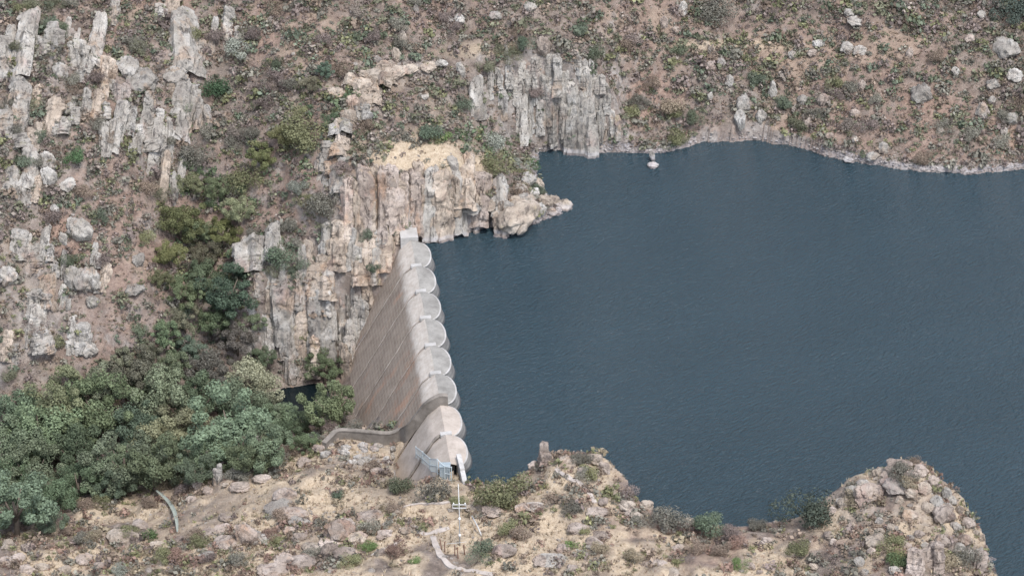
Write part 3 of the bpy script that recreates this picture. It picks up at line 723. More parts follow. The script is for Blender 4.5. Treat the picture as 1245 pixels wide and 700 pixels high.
# --- promontory cliff
G = ('jointed rock ribs of the promontory cliff', 'broad jointed rock rib', 'in the promontory cliff above the dam end')
for x, top, bot, w in [(128, 190, 330, 60), (165, 290, 520, 60), (195, 300, 540, 44), (232, 250, 560, 52), (265, 240, 500, 60), (305, 250, 560, 60), (345, 245, 500, 70), (398, 270, 500, 44), (445, 255, 510, 62), (490, 262, 530, 70), (545, 270, 545, 72), (590, 280, 560, 80), (640, 250, 530, 70), (690, 265, 490, 80), (735, 280, 485, 70), (800, 290, 480, 60), (838, 300, 470, 54), (300, 480, 620, 50), (345, 480, 600, 46), (250, 520, 640, 46), (210, 540, 640, 40), (370, 490, 560, 40), (420, 480, 545, 50)]:
    top += 14; q = zoomed([(x, (top+bot)/2, w*1.2, bot-top)], 380, 140, 3.66)[0]
    rockcol(*q, mk=rnd.choice(['rock_warm', 'rock_warm', 'rock', 'rock_pink']), grp=G[0], desc=G[1], where=G[2], lean=.3, into=.38, depth=1.0)
G = ('boulders at the tip of the promontory', 'wave-washed boulder', 'at the tip of the promontory')
boulder(628.5, 264, 47, 27, 'rock_warm', G[0], label='largest oblong boulder lying at the waterline of the promontory tip', rot=-.25, yaw=.35, sink=.2)
for q in zoomed([(1018, 430, 45, 60), (1075, 385, 48, 50), (1122, 412, 62, 52), (1065, 432, 40, 30), (960, 290, 62, 60), (1010, 315, 42, 60), (1035, 385, 62, 50), (945, 380, 80, 40), (780, 472, 95, 44), (985, 350, 50, 40), (870, 430, 50, 50), (700, 470, 80, 50), (900, 380, 60, 40), (930, 330, 50, 40), (840, 330, 60, 60)], 380, 140, 3.66):
    boulder(*q, mk=rnd.choice(['rock', 'rock_warm']), grp=G[0], desc=G[1], where=G[2], sink=.15)
# --- far cliff
G = ('jointed rock ribs of the far cliff', 'slender pale rock rib', 'in the far cliff above the inlet')
for q in zoomed([(75, 340, 50, 150), (45, 350, 20, 120), (125, 290, 20, 100), (152, 260, 28, 70), (200, 250, 28, 80), (265, 230, 32, 50), (248, 300, 24, 60), (268, 440, 40, 170), (315, 220, 42, 60), (325, 310, 34, 120), (360, 360, 50, 160), (340, 430, 34, 120), (390, 490, 44, 140), (405, 260, 48, 130), (445, 330, 34, 150), (470, 460, 52, 250), (508, 470, 46, 240), (495, 200, 30, 80), (540, 330, 36, 180), (557, 460, 54, 220), (597, 290, 32, 60), (602, 430, 34, 150), (640, 450, 28, 90), (430, 480, 30, 160), (180, 380, 24, 100), (300, 420, 24, 120), (520, 250, 30, 90), (665, 470, 26, 80), (290, 260, 24, 60), (375, 210, 24, 60), (580, 350, 24, 100), (440, 420, 26, 120)], 560, 20, 3.5):
    rockcol(q[0], q[1], q[2]*1.2, q[3], grp=G[0], desc=G[1], where=G[2], lean=.5, into=.22)
for gname, where_, area, cnt_, mk_ in (('minor ribs of the far cliff', 'between the larger ribs of the far cliff', [(600, 740, 80, 165)], 14, 'rock'), ('minor ribs of the promontory cliff', 'between the larger ribs of the promontory cliff', [(425, 612, 240, 275)], 12, 'rock_warm'), ('minor ribs of the gorge wall', 'between the larger ribs of the gorge wall', [(300, 425, 300, 440)], 30, 'rock')):
    x0_, x1_, y0_, y1_ = area[0]
    for k in range(cnt_):
        rockcol(x0_+(x1_-x0_)*(k+rnd.random())/cnt_, rnd.uniform(y0_, y1_), rnd.uniform(7, 14), rnd.uniform(22, 46), mk_, gname, 'minor jointed rib', where_, lean=.25, into=.42)
boulder(660, 57, 18, 24, 'rock_pink', 'boulders on the far hillside', label='pinkish block of rock crowning the far cliff')
G = ('pale rock ledge left of the far cliff', 'flat pale slab', 'on the diagonal ledge left of the far cliff')
for q in zoomed([(500, 335, 60, 34), (550, 290, 50, 44), (590, 310, 70, 50), (640, 280, 80, 50), (700, 265, 90, 44), (760, 250, 60, 30), (830, 245, 60, 30), (570, 370, 60, 44), (550, 430, 60, 60), (510, 460, 40, 60), (740, 150, 30, 70), (715, 205, 34, 60), (600, 270, 40, 30), (670, 245, 50, 30)], 240, 0, 2.964):
    boulder(*q, mk='rock_warm', grp=G[0], desc=G[1], where=G[2], sink=.3)
G = ('rocky ridge running down to the promontory', 'weathered ridge rock', 'on the ridge running down to the promontory')
for x, y in [(474, 92), (462, 99), (450, 108), (440, 116), (432, 127), (425, 138), (420, 150), (414, 162), (409, 175), (404, 188), (398, 200), (455, 118), (438, 140), (428, 160), (416, 186), (408, 205), (392, 214)]:
    rockcol(x+rnd.uniform(-4, 4), y, rnd.uniform(13, 22), rnd.uniform(14, 24), rnd.choice(['rock_warm', 'rock']), G[0], G[1], G[2], lean=.25, into=.45)
# --- right hand far hillside
boulder(1120.5, 115, 23, 26, 'rock', 'boulders on the far hillside', label='brightest large white boulder alone on the reddish far slope')
boulder(1223, 60, 30, 22, 'rock', 'boulders on the far hillside', label='big pale slab of rock at the upper right edge of the far slope')
G = ('boulders on the far hillside', 'pale boulder', 'on the far slope above the right-hand shore')
for q in zoomed([(457, 188, 25, 28), (525, 185, 36, 26), (545, 150, 38, 22), (640, 165, 42, 36), (685, 175, 48, 30), (693, 295, 28, 42), (290, 360, 42, 75), (278, 415, 36, 60), (175, 340, 22, 36), (350, 400, 32, 42), (490, 340, 30, 30), (560, 340, 36, 36), (585, 468, 26, 26), (670, 475, 24, 22), (508, 425, 22, 42), (1100, 380, 42, 50), (1140, 290, 42, 36), (1135, 345, 22, 30), (1205, 410, 46, 40), (1175, 448, 26, 26), (765, 510, 36, 40), (82, 35, 30, 50), (60, 105, 26, 26), (650, 50, 32, 26), (670, 75, 60, 30), (855, 185, 22, 40), (1060, 135, 30, 30), (1100, 55, 26, 26), (388, 310, 26, 60), (1210, 260, 50, 40), (420, 258, 22, 16), (670, 385, 32, 22), (730, 545, 40, 24), (650, 545, 40, 20), (960, 445, 22, 18), (215, 220, 24, 40), (180, 230, 30, 40), (1010, 250, 26, 28), (20, 80, 26, 40), (240, 280, 30, 40)], 800, 0, 2.798):
    boulder(*q, mk=rnd.choice(['rock', 'rock', 'rock_pink']), grp=G[0], desc=G[1], where=G[2], sink=.25)
G = ('boulders on the upper middle slope', 'small pale boulder', 'on the upper slope above the promontory')
for q in zoomed([(945, 75, 36, 36), (910, 70, 26, 22), (1075, 62, 40, 30), (560, 45, 22, 18), (345, 200, 14, 12), (650, 220, 30, 30), (790, 40, 18, 40), (120, 60, 40, 70), (1200, 30, 40, 30), (880, 230, 40, 24), (135, 265, 18, 20), (820, 350, 30, 20), (950, 260, 26, 60)], 240, 0, 2.964):
    boulder(*q, grp=G[0], desc=G[1], where=G[2], sink=.25)
# --- white rock off the far shore
boulder(794, 201, 11, 7, 'rock', label='small white rock standing in the water off the far shore', sink=.25, z0=0.)
boulder(793, 191, 6, 14, 'rock', label='narrow white rock at the far waterline behind the small offshore rock', sink=.2, z0=0.)
# --- near bank
rockcol(660.5, 552, 14, 27, 'rock_pink', label='upright standing stone on the near bank against the water', lean=.95, into=.1)
rockcol(267, 575, 11, 20, 'rock', label='pale upright stone on the ridge in front of the gorge trees', lean=.95, into=.1)
boulder(413, 645, 34, 28, 'rock_pink', label='large rounded grey boulder left of the winding stone path', sink=.2)
boulder(300, 650, 22, 26, 'rock_pink', label='smooth tilted boulder on the left foreground slope', sink=.15)
G = ('boulders strewn over the near bank', 'granite boulder', 'on the near bank')
for q in zoomed([(65, 615, 70, 90), (115, 620, 80, 50), (200, 490, 100, 36), (230, 330, 46, 40), (745, 305, 90, 44), (920, 250, 85, 32), (790, 455, 48, 36), (740, 460, 54, 40), (1115, 455, 64, 55), (1150, 490, 42, 46), (1185, 450, 52, 46), (1035, 325, 44, 80), (680, 610, 84, 50), (300, 475, 40, 36), (160, 570, 74, 50), (565, 460, 44, 26), (640, 470, 74, 32), (720, 320, 60, 36), (1000, 290, 60, 50), (1060, 290, 50, 60), (960, 330, 40, 40), (690, 330, 40, 30), (330, 540, 50, 30), (260, 550, 60, 40), (830, 640, 50, 24), (1030, 440, 40, 30), (420, 420, 60, 24), (900, 300, 80, 40), (780, 310, 40, 40), (240, 620, 50, 30)], 380, 460, 2.917)+\
        zoomed([(1010, 415, 80, 70), (30, 590, 52, 44), (100, 600, 54, 44), (60, 640, 64, 44), (20, 650, 44, 44), (150, 670, 50, 36), (440, 560, 110, 60), (500, 520, 60, 40), (300, 640, 64, 40), (360, 665, 54, 40), (740, 400, 40, 36), (800, 380, 30, 24), (850, 385, 80, 40), (930, 355, 70, 30), (1080, 300, 60, 40), (1170, 175, 30, 30), (1110, 600, 70, 30), (700, 380, 40, 50), (90, 680, 60, 40), (560, 590, 50, 30), (1130, 250, 50, 40), (230, 680, 50, 36), (680, 430, 40, 30)], 0, 460, 2.917)+\
        zoomed([(370, 555, 44, 42), (108, 490, 36, 44), (245, 480, 36, 34), (25, 470, 24, 24), (190, 458, 30, 20), (315, 640, 34, 44), (590, 540, 30, 26), (50, 660, 50, 20), (660, 490, 26, 24), (400, 490, 20, 16), (345, 660, 26, 24), (530, 640, 30, 24)], 800, 460, 2.798):
    boulder(*q, mk=rnd.choice(['rock_pink', 'rock_pink', 'rock_warm']), grp=G[0], desc=G[1], where=G[2])
G = ('boulders of the right-hand outcrop', 'rounded pale boulder', 'piled on the right-hand outcrop above the water')
for q in zoomed([(590, 118, 125, 62), (690, 140, 74, 54), (420, 260, 135, 100), (375, 305, 52, 56), (565, 230, 114, 64), (645, 270, 72, 60), (710, 240, 72, 72), (820, 370, 112, 112), (830, 270, 54, 84), (285, 310, 52, 50), (225, 360, 42, 52), (455, 185, 26, 22), (810, 525, 72, 80), (435, 570, 46, 42), (610, 540, 72, 44), (900, 550, 54, 44), (540, 445, 42, 50), (640, 380, 74, 54), (735, 340, 64, 54), (580, 300, 44, 44), (475, 410, 44, 34), (990, 470, 34, 34), (1020, 500, 34, 44), (1075, 640, 64, 84), (560, 670, 54, 44), (450, 520, 104, 64), (780, 310, 64, 64), (950, 420, 64, 64), (930, 510, 64, 54), (1035, 555, 34, 44), (370, 630, 54, 54), (340, 330, 30, 26), (265, 300, 40, 30), (500, 200, 50, 36), (760, 200, 60, 60), (690, 480, 50, 40), (640, 500, 40, 30), (720, 540, 40, 36), (960, 590, 50, 50), (880, 440, 50, 46), (330, 440, 40, 36), (210, 480, 50, 36), (230, 520, 36, 36), (480, 470, 46, 40), (400, 680, 40, 30), (840, 340, 50, 50), (900, 350, 40, 50), (1010, 570, 40, 40), (790, 240, 44, 50), (330, 250, 70, 60), (300, 270, 50, 44), (480, 150, 70, 50), (520, 170, 60, 50), (390, 210, 60, 44), (860, 300, 50, 60), (640, 170, 70, 50)], 960, 540, 4.368):
    boulder(*q, mk=rnd.choice(['rock', 'rock_pink', 'rock_warm']), grp=G[0], desc=G[1], where=G[2])
G = ('columns of the right-hand outcrop', 'stubby rock rib', 'at the foot of the right-hand outcrop')
for q in zoomed([(670, 640, 90, 100), (775, 610, 90, 120), (1010, 640, 70, 90)], 960, 540, 4.368):
    rockcol(*q, mk='rock_pink', grp=G[0], desc=G[1], where=G[2], lean=.45, into=.6)
G = ('rock slabs sunk in the near bank', 'low sunken rock slab', 'on the near bank')
for k in range(34):
    boulder(rnd.choice([rnd.uniform(230, 430), rnd.uniform(610, 960)]), rnd.uniform(615, 695), rnd.uniform(14, 34), rnd.uniform(7, 13), rnd.choice(['rock_pink', 'rock', 'rock_pink']), G[0], G[1], G[2], sink=.42)
G = ('rubble blocks below the spillway', 'white rubble block', 'on the rubble apron below the spillway')
for k in range(24):
    boulder(rnd.uniform(392, 480), rnd.uniform(540, 566), rnd.uniform(5, 12), rnd.uniform(4, 9), 'rock', G[0], G[1], G[2])

# ------------------------------------------------------------------ foliage
def cards(r, centres, radii, n, size, flat=.85, up=.3):
    """leaf-sized quads on and inside a set of lobes"""
    k = r.integers(0, len(centres), n); d = r.normal(size=(n, 3)); d /= np.linalg.norm(d, axis=1)[:, None]
    rad = radii[k]*(.55+.5*r.random(n)**.6)
    c = centres[k]+d*rad[:, None]*np.array([1, 1, flat])
    nrm = d+r.normal(size=(n, 3))*.55+np.array([0, 0, up]); nrm /= np.linalg.norm(nrm, axis=1)[:, None]
    a = np.cross(nrm, r.normal(size=(n, 3))); a /= np.linalg.norm(a, axis=1)[:, None]; b = np.cross(nrm, a)
    s = size*(.6+.8*r.random(n))[:, None]; e = (.45+.4*r.random(n))[:, None]
    v = np.stack([c-a*s, c-b*s*e, c+a*s, c+b*s*e], 1).reshape(-1, 3)
    return v, np.arange(n*4).reshape(n, 4), r.random(n)
def crown_mesh(seed, shape):
    r = np.random.default_rng(seed); m = 34
    d = r.normal(size=(m, 3)); d /= np.linalg.norm(d, axis=1)[:, None]
    C_ = d*(r.random(m)**.4)[:, None]*np.array([.95, .85, .62*shape])*(1+.35*r.random(m))[:, None]; C_[:, 2] += .05
    R_ = r.uniform(.15, .33, m)*(1.15-.35*np.linalg.norm(C_, axis=1))
    v, f, lv = cards(r, C_, R_, 10500, .031)
    v[:, 0] *= r.uniform(.85, 1.15)
    lobe = np.repeat(fbm(v[::4, 0]*3, v[::4, 1]*3, v[::4, 2]*3, s=seed, o=2), 1)
    me = mesh('crown', v, f, MAT['leaf']); fattr(me, 'leafvar', np.clip(lv*.7+.15+lobe*.35, 0, 1)); return me
def trunk_mesh(seed):
    r = random.Random(seed); parts = [tube([(0, 0, -1.25), (.03, 0, -.8), (r.uniform(-.08, .08), r.uniform(-.08, .08), -.35), (0, 0, .1)], [.10, .075, .06, .03], 7)]
    for k in range(5):
        a = k*1.256+r.uniform(-.4, .4); q = r.uniform(.4, .6)
        parts.append(tube([(0, 0, -.5+.06*k), (q*.5*math.cos(a), q*.5*math.sin(a), -.15), (q*math.cos(a), q*math.sin(a), .2)], [.05, .035, .012], 5))
    return mesh('trunk', *joinvf(*parts), MAT['bark'], True)
CROWNS = [crown_mesh(300+k, 1.0 if k % 2 else .8) for k in range(9)]; TRUNKS = [trunk_mesh(320+k) for k in range(3)]
def tree(px, py, r, colr, grp, desc, where, label=None):
    s = px_scale(hit(px, py)); R_ = r/s*(1.2 if grp == 'trees crowding the gorge' else .98)
    p = hit(px, py, R_*1.0)
    e = bpy.data.objects.new('tree', None); col.objects.link(e); e.location = p; e.rotation_euler = (0, 0, rnd.uniform(0, 6.28))
    for nm, me in (('trunk', rnd.choice(TRUNKS)), ('crown', rnd.choice(CROWNS))):
        o = link(nm, me, e, (0, 0, R_*1.0), None, (R_, R_, R_*rnd.uniform(.9, 1.1)))
        if nm == 'crown': k = rnd.uniform(.78, 1.18); o.color = (colr[0]*k*rnd.uniform(.93, 1.07), colr[1]*k, colr[2]*k*rnd.uniform(.82, 1.05), 1)
    if label: tag(e, label, 'tree', grp)
    else: reg(e, grp, desc, where, 'tree')
    return e
GRN, PALE, DARK, OLV, YEL, BRT = (.165, .198, .128), (.255, .26, .178), (.12, .15, .10), (.165, .165, .09), (.20, .195, .10), (.14, .195, .075)
GREY, BRN, PUR, SIL, TEAL, REDB_ = (.17, .16, .13), (.20, .155, .12), (.175, .14, .125), (.29, .30, .25), (.115, .145, .10), (.215, .145, .115)
T = ('trees crowding the gorge', 'leafy tree', 'among the trees in the gorge')
for px, py, r, c in [(120, 501, 38, GRN), (48, 525, 40, GRN), (18, 545, 36, GRN), (38, 573, 33, GRN), (16, 614, 38, GRN), (52, 606, 27, DARK), (60, 633, 18, GRN), (75, 482, 33, PALE), (18, 503, 30, GRN), (199, 477, 36, GRN), (247, 482, 30, DARK), (305, 468, 32, PALE), (219, 511, 28, PALE), (281, 520, 42, GRN), (302, 497, 30, GRN), (192, 537, 28, PALE), (151, 561, 34, GRN), (187, 566, 30, GRN), (123, 575, 30, GRN), (258, 552, 28, GRN), (326, 543, 26, GRN), (237, 573, 20, DARK),
                   (165, 452, 28, GREY), (125, 466, 26, PALE), (252, 448, 24, GREY), (88, 545, 32, DARK), (160, 515, 30, DARK), (95, 590, 24, DARK), (215, 560, 24, GRN), (300, 555, 22, DARK), (345, 525, 18, DARK), (5, 580, 26, DARK), (140, 590, 18, DARK), (90, 520, 28, GRN), (338, 508, 20, GRN), (322, 500, 18, PALE), (372, 512, 14, DARK)]:
    tree(px, py, r, c, *T)
T2 = ('trees at the foot of the dam', 'x', 'x')
tree(404, 490, 37, GRN, T2[0], None, None, 'rounded green tree in front of the foot of the dam')
tree(394, 446, 24, DARK, T2[0], None, None, 'dark green tree against the gorge wall beside the dam')
tree(370, 538, 16, GRN, T2[0], None, None, 'small green tree just below the end of the curving guide wall')
T = ('trees in the ravine', 'ravine tree', 'in the wooded ravine')
for px, py, r, c in [(218, 268, 28, OLV), (206, 309, 20, OLV), (290, 256, 22, PALE), (271, 283, 22, YEL), (247, 309, 22, GREY), (247, 337, 24, DARK), (223, 386, 20, GREY), (195, 340, 15, OLV), (288, 412, 24, GREY), (230, 425, 20, TEAL), (180, 430, 18, GREY), (232, 225, 18, OLV), (262, 232, 20, GRN), (318, 190, 20, OLV), (345, 165, 18, OLV), (225, 355, 22, GRN), (262, 392, 24, GRN), (200, 405, 20, GRN), (305, 395, 16, GRN), (240, 280, 20, GRN), (320, 435, 18, GRN), (212, 445, 22, GRN), (150, 440, 20, PALE), (395, 85, 12, TEAL), (378, 102, 14, GREY)]:
    tree(px, py, r, c, *T)
tree(278, 354, 36, (.085, .125, .08), T[0], None, None, 'largest dark green tree standing in the wooded ravine')

def shrub_mesh(seed, n=620, size=.072):
    r = np.random.default_rng(seed); m = 9
    C_ = np.stack([r.uniform(-.32, .32, m), r.uniform(-.32, .32, m), r.uniform(.12, .36, m)], -1); R_ = r.uniform(.16, .28, m)
    v, f, lv = cards(r, C_, R_, n, size*.62); st = tube
    v[:, 2] = np.maximum(v[:, 2], -.05)
    return v, f, lv
SHRUBS = []
for k in range(8):
    v, f, lv = shrub_mesh(400+k); me = mesh('shrub', v, f, MAT['leaf']); fattr(me, 'leafvar', lv); SHRUBS.append(me)
BIGSHRUBS = []
for k in range(4):
    v, f, lv = shrub_mesh(440+k, 2600, .034); me = mesh('shrub', v, f, MAT['leaf']); fattr(me, 'leafvar', lv); BIGSHRUBS.append(me)
def shrub(px, py, r, c, grp=None, desc=None, where=None, label=None, pos=None, diam=None, hk=None):
    if pos is None:
        s = px_scale(hit(px, py)); dm = 2*r/s; p = hit(px, py, dm*.28)
    else: p, dm = pos, diam
    o = link('shrub', rnd.choice(SHRUBS if dm < 2.4 else BIGSHRUBS), None, (p[0], p[1], p[2]-.03), (0, 0, rnd.uniform(0, 6.28)), (dm*1.05, dm*1.05*rnd.uniform(.8, 1.15), dm*(hk or rnd.uniform(.85, 1.2))))
    k = rnd.uniform(.88, 1.14); o.color = (c[0]*k, c[1]*k, c[2]*k, 1)
    if label: tag(o, label, 'shrub', grp)
    else: reg(o, grp, desc, where, 'shrub')
    return o
HS = 'shrubs standing out on the far slopes'
for px, py, r, c, lab in [(260, 105, 21, (.075, .12, .065), 'round dark green bush on the hillside between the left crags'), (88, 190, 15, (.09, .145, .07), 'bright green bush below the crags at the left edge'), (291, 60, 17, SIL, 'silvery shrub at the top of the wooded ravine'),
                          (373, 160, 30, OLV, 'wide olive bush on the slope left of the grassy promontory'), (343, 309, 20, DARK, 'dark green bush growing on the gorge wall ledge'), (392, 247, 24, GREY, 'large grey shrub at the left foot of the promontory cliff'),
                          (640, 53, 11, TEAL, 'green bush beside the pink block crowning the far cliff'), (524, 158, 17, TEAL, 'dark green bush behind the dry grass promontory top'), (539, 166, 9, BRT, 'small bright green bush behind the promontory grass'),
                          (596, 177, 18, SIL, 'silvery shrub behind the promontory, left of the inlet'), (603, 197, 19, OLV, 'olive bush in the hollow behind the promontory tip'), (632, 201, 14, SIL, 'silvery bush beside the inlet water'), (646, 200, 12, (.09, .15, .06), 'vivid green bush overhanging the inlet water'),
                          (868, 14, 26, GREY, 'large grey bush at the top edge above the far path'), (1229, 12, 26, (.09, .11, .09), 'large dark grey-green bush in the upper right corner'), (816, 130, 18, (.32, .26, .19), 'pale straw-coloured shrub above the far shore'), (825, 166, 17, OLV, 'olive bush at the far waterline right of the offshore rock'),
                          (452, 325, 10, TEAL, 'small green bush in the cleft where the dam meets the cliff'), (237, 187, 20, GREY, 'grey bush under the crags beside the ravine'), (296, 219, 24, OLV, 'wide olive shrub in the upper ravine'), (360, 227, 14, SIL, 'small silvery shrub left of the gorge wall')]:
    shrub(px, py, r, c, HS, label=lab)
NB = 'shrubs on the near bank'
for px, py, r, c, lab in [(608, 595, 33, OLV, 'widest olive bush on the near bank right of the blue fence'), (486, 588, 17, (.10, .11, .07), 'dark olive bush left of the blue fence on the bank'), (529, 597, 20, GREY, 'grey bush right below the blue fence'), (586, 668, 17, (.14, .16, .11), 'grey-green bush beside the utility pole foot'), (449, 661, 12, BRT, 'bright yellow-green bush beside the large rounded boulder'),
                          (505, 680, 7, BRT, 'tiny bright green bush left of the winding stone path end'), (695, 661, 9, BRT, 'small bright green bush on the open grass of the near bank'), (711, 645, 8, YEL, 'small yellow-green bush upslope on the open near bank'), (980, 619, 33, (.085, .10, .075), 'spreading dark shrub left of the right-hand outcrop against the water'), (1034, 592, 10, GREY, 'small grey shrub beside the shoulder of the right-hand outcrop'),
                          (814, 628, 25, GREY, 'wide grey shrub on the low bank edge against the water'), (868, 635, 23, DARK, 'dark green shrub on the low bank edge'), (900, 684, 12, BRT, 'bright green bush near the bottom edge below the low bank'), (825, 682, 8, YEL, 'yellow-green tuft near the bottom edge'), (968, 665, 16, OLV, 'olive bush at the left foot of the right-hand outcrop'),
                          (1100, 577, 18, GREY, 'grey shrub on the very top of the right-hand outcrop'), (1093, 680, 17, (.11, .145, .07), 'green bush low on the right-hand outcrop'), (1172, 678, 19, GREY, 'grey-green shrub low on the right flank of the outcrop'), (411, 602, 9, TEAL, 'blue-green bush left of the rubble apron'), (147, 693, 12, SIL, 'silvery shrub at the bottom edge on the left'), (182, 650, 10, (.11, .155, .07), 'small green bush right of the curved grey flume')]:
    shrub(px, py, r, c, NB, label=lab)

# ------------------------------------------------------------------ scrub cover: candidates over the visible slopes
N = 71000
cx = rng.uniform(-105, 105, N); cy = rng.uniform(-98, 88, N); cz = tz(cx, cy)
cpj = proj(np.stack([cx, cy, cz], -1)); qx, qy = cpj[:, 0], cpj[:, 1]
t_, u_ = dcoord(cx, cy)
sx = tz(cx+.5, cy)-tz(cx-.5, cy); sy = tz(cx, cy+.5)-tz(cx, cy-.5); slp = np.hypot(sx, sy)
outf = (qx < -30) | (qx > 1275) | (qy < -30) | (qy > 730)
okm = (qx > -170) & (qx < 1415) & (qy > -150) & (qy < 830) & (~outf | (rng.random(N) < .55)) & ~inside(cx, cy, poly) & (np.abs(cz) > 0) & ~((t_ > -1) & (t_ < 60) & (u_ > -13) & (u_ < 6) & (cz < 6) & (t_ < 36)) & ~((t_ >= 36) & (t_ < 60) & (u_ > -6) & (u_ < 6))
okm &= ~((cz < .5) & (cz > -1.2) & (cy > 0)) & ~((np.hypot(cx-pc[0], cy-pc[1]) < 8) & (cz < -15.5))
nearm = cy < -30
dens = np.where(nearm, .34+.5*fbm(cx*.13, cy*.13, s=71), 1.08+.85*fbm(cx*.16, cy*.16, s=72))
dens = dens*np.clip(1.8-slp*.7, .3, 1)
dens *= 1-.85*blobs(qx, qy, [(505, 190, 85, 34, 1.1), (565, 203, 55, 22, 1.1), (440, 552, 50, 20, .9), (520, 250, 110, 40, .8), (490, 85, 60, 18, .8), (670, 120, 60, 60, .5), (1100, 160, 110, 40, .6), (90, 285, 40, 40, .6), (1000, 60, 60, 14, .5)])
dens = np.where((qy > 440) & (qx < 420) & ~nearm, .35, dens)
keep = okm & (rng.random(N) < dens)
ki = np.nonzero(keep)[0]
diam = np.clip(np.exp(rng.normal(.15, .48, N)), .4, 3.3)*np.where(nearm, .9, 1.0)
ravine = blobs(qx, qy, [(250, 300, 90, 190, 1), (340, 200, 70, 80, .7), (580, 175, 70, 35, .8), (400, 130, 60, 60, .5)])
PALH = np.array([GREY, BRN, PUR, (.15, .15, .10), OLV, (.12, .14, .10), (.20, .17, .145), (.10, .115, .075)]); PH = [.22, .14, .19, .16, .08, .09, .07, .05]
PALN = np.array([GREY, BRN, REDB_, OLV, (.24, .20, .14), YEL, PUR]); PN = [.24, .24, .14, .12, .12, .04, .10]
PALR = np.array([GREY, OLV, (.11, .14, .08), (.09, .12, .07), PUR, PALE]); PR = [.2, .22, .22, .14, .12, .1]
ch, cn_, cr = rng.choice(len(PALH), N, p=PH), rng.choice(len(PALN), N, p=PN), rng.choice(len(PALR), N, p=PR)
tint = np.where(nearm[:, None], PALN[cn_], PALH[ch]); tint = np.where((rng.random(N) < ravine)[:, None], PALR[cr], tint)
tint = tint*(.95+.6*rng.random(N))[:, None]
order = ki[np.argsort(-diam[ki]*cpj[ki, 2])]
vis = [i for i in order if 5 < qx[i] < 1240 and 5 < qy[i] < 695]
solo = vis[:215]; soloset = set(solo)
for i in solo:
    nm = 'near bank' if nearm[i] else ('ravine' if ravine[i] > .5 else ('left hillside' if qx[i] < 400 else ('slope above the promontory' if qx[i] < 720 else 'far slope above the right-hand shore')))
    g = tint[i]; cn = 'greenish' if g[1] > g[0]*1.06 else ('olive' if g[2] < g[0]*.62 else 'grey-brown')
    o = shrub(0, 0, 0, g, 'scrub bushes on the slopes', pos=(cx[i], cy[i], cz[i]), diam=diam[i], label=None, desc='%s scrub bush' % cn, where=('on the ' if nm != 'ravine' else 'in the ')+nm)
rest_i = np.array([i for i in ki if i not in soloset])

def merge(name, label, cat, idx, protos, mat, zk=1.0, sc_=None, hk=None, tintarr=None, tilt=False):
    V, Fq, LV, TC = [], [], [], []; off = 0
    for i in idx:
        v, f, lv = protos[rng.integers(len(protos))]
        a = rng.uniform(0, 6.28); c, s = math.cos(a), math.sin(a); d = sc_[i]
        hz = d*(rng.uniform(.7, 1.15) if hk is None else hk)
        w = np.empty_like(v); w[:, 0] = (v[:, 0]*c-v[:, 1]*s)*d+cx[i]; w[:, 1] = (v[:, 0]*s+v[:, 1]*c)*d+cy[i]; w[:, 2] = v[:, 2]*hz+cz[i]-.03
        V.append(w); Fq.append(f+off); off += len(v); LV.append(lv); TC.append(np.repeat(tintarr[i][None], len(v), 0))
    V = np.concatenate(V); me = mesh(name, V, np.concatenate(Fq), mat)
    if LV[0] is not None: fattr(me, 'leafvar', np.concatenate(LV))
    tc = np.concatenate(TC); vcol(me, 'tint', np.concatenate([tc, np.ones((len(tc), 1))], 1))
    return tag(link(name, me), label, cat, kind='stuff')
small = [shrub_mesh(500+k, 42, .195) for k in range(10)]
merge('scrub', 'low grey-brown and olive scrub covering the slopes', 'scrub', rest_i, small, MAT['tint'], sc_=diam, tintarr=tint)

# small herbs and litter between the bushes
Nh = 40000
cx = rng.uniform(-88, 92, Nh); cy = rng.uniform(-10, 78, Nh); cz = tz(cx, cy)
cpj = proj(np.stack([cx, cy, cz], -1)); qx, qy = cpj[:, 0], cpj[:, 1]; t_, u_ = dcoord(cx, cy)
hk_ = (qx > -20) & (qx < 1265) & (qy > -20) & (qy < 480) & ~inside(cx, cy, poly) & ~((t_ > -1) & (t_ < 60) & (u_ > -13) & (u_ < 6)) & ((cz > .6) | (cx < -20)) & (rng.random(Nh) < .62-.6*blobs(qx, qy, [(505, 190, 85, 34, 1)]))
htint = np.array([(.21, .15, .12), (.24, .18, .135), (.17, .14, .12), (.18, .17, .115), (.28, .21, .155), (.15, .145, .10)])[rng.integers(0, 6, Nh)]*(.8+.35*rng.random(Nh))[:, None]
merge('herb_cover', 'low dry herbs between the bushes on the far slopes', 'herbs', np.nonzero(hk_)[0], [shrub_mesh(560+k, 9, .42) for k in range(10)], MAT['tint'], sc_=rng.uniform(.3, .75, Nh), hk=None, tintarr=htint)

# dry grass tufts
def tuft(seed):
    r = np.random.default_rng(seed); n = 7; a = r.uniform(0, 6.28, n); b = r.uniform(.15, .5, n); w = .07
    base = np.stack([r.uniform(-.12, .12, n), r.uniform(-.12, .12, n), np.full(n, -.05)], -1)
    tip = base+np.stack([np.cos(a)*b, np.sin(a)*b, r.uniform(.5, 1.0, n)], -1)
    s = np.stack([-np.sin(a)*w, np.cos(a)*w, np.zeros(n)], -1)
    return np.stack([base-s, base+s, tip], 1).reshape(-1, 3), np.arange(n*3).reshape(n, 3), r.random(n)
N2 = 30000
cx = rng.uniform(-80, 80, N2); cy = np.where(rng.random(N2) < .8, rng.uniform(-82, -28, N2), rng.uniform(0, 60, N2)); cz = tz(cx, cy)
cpj = proj(np.stack([cx, cy, cz], -1)); qx, qy = cpj[:, 0], cpj[:, 1]; t_, u_ = dcoord(cx, cy)
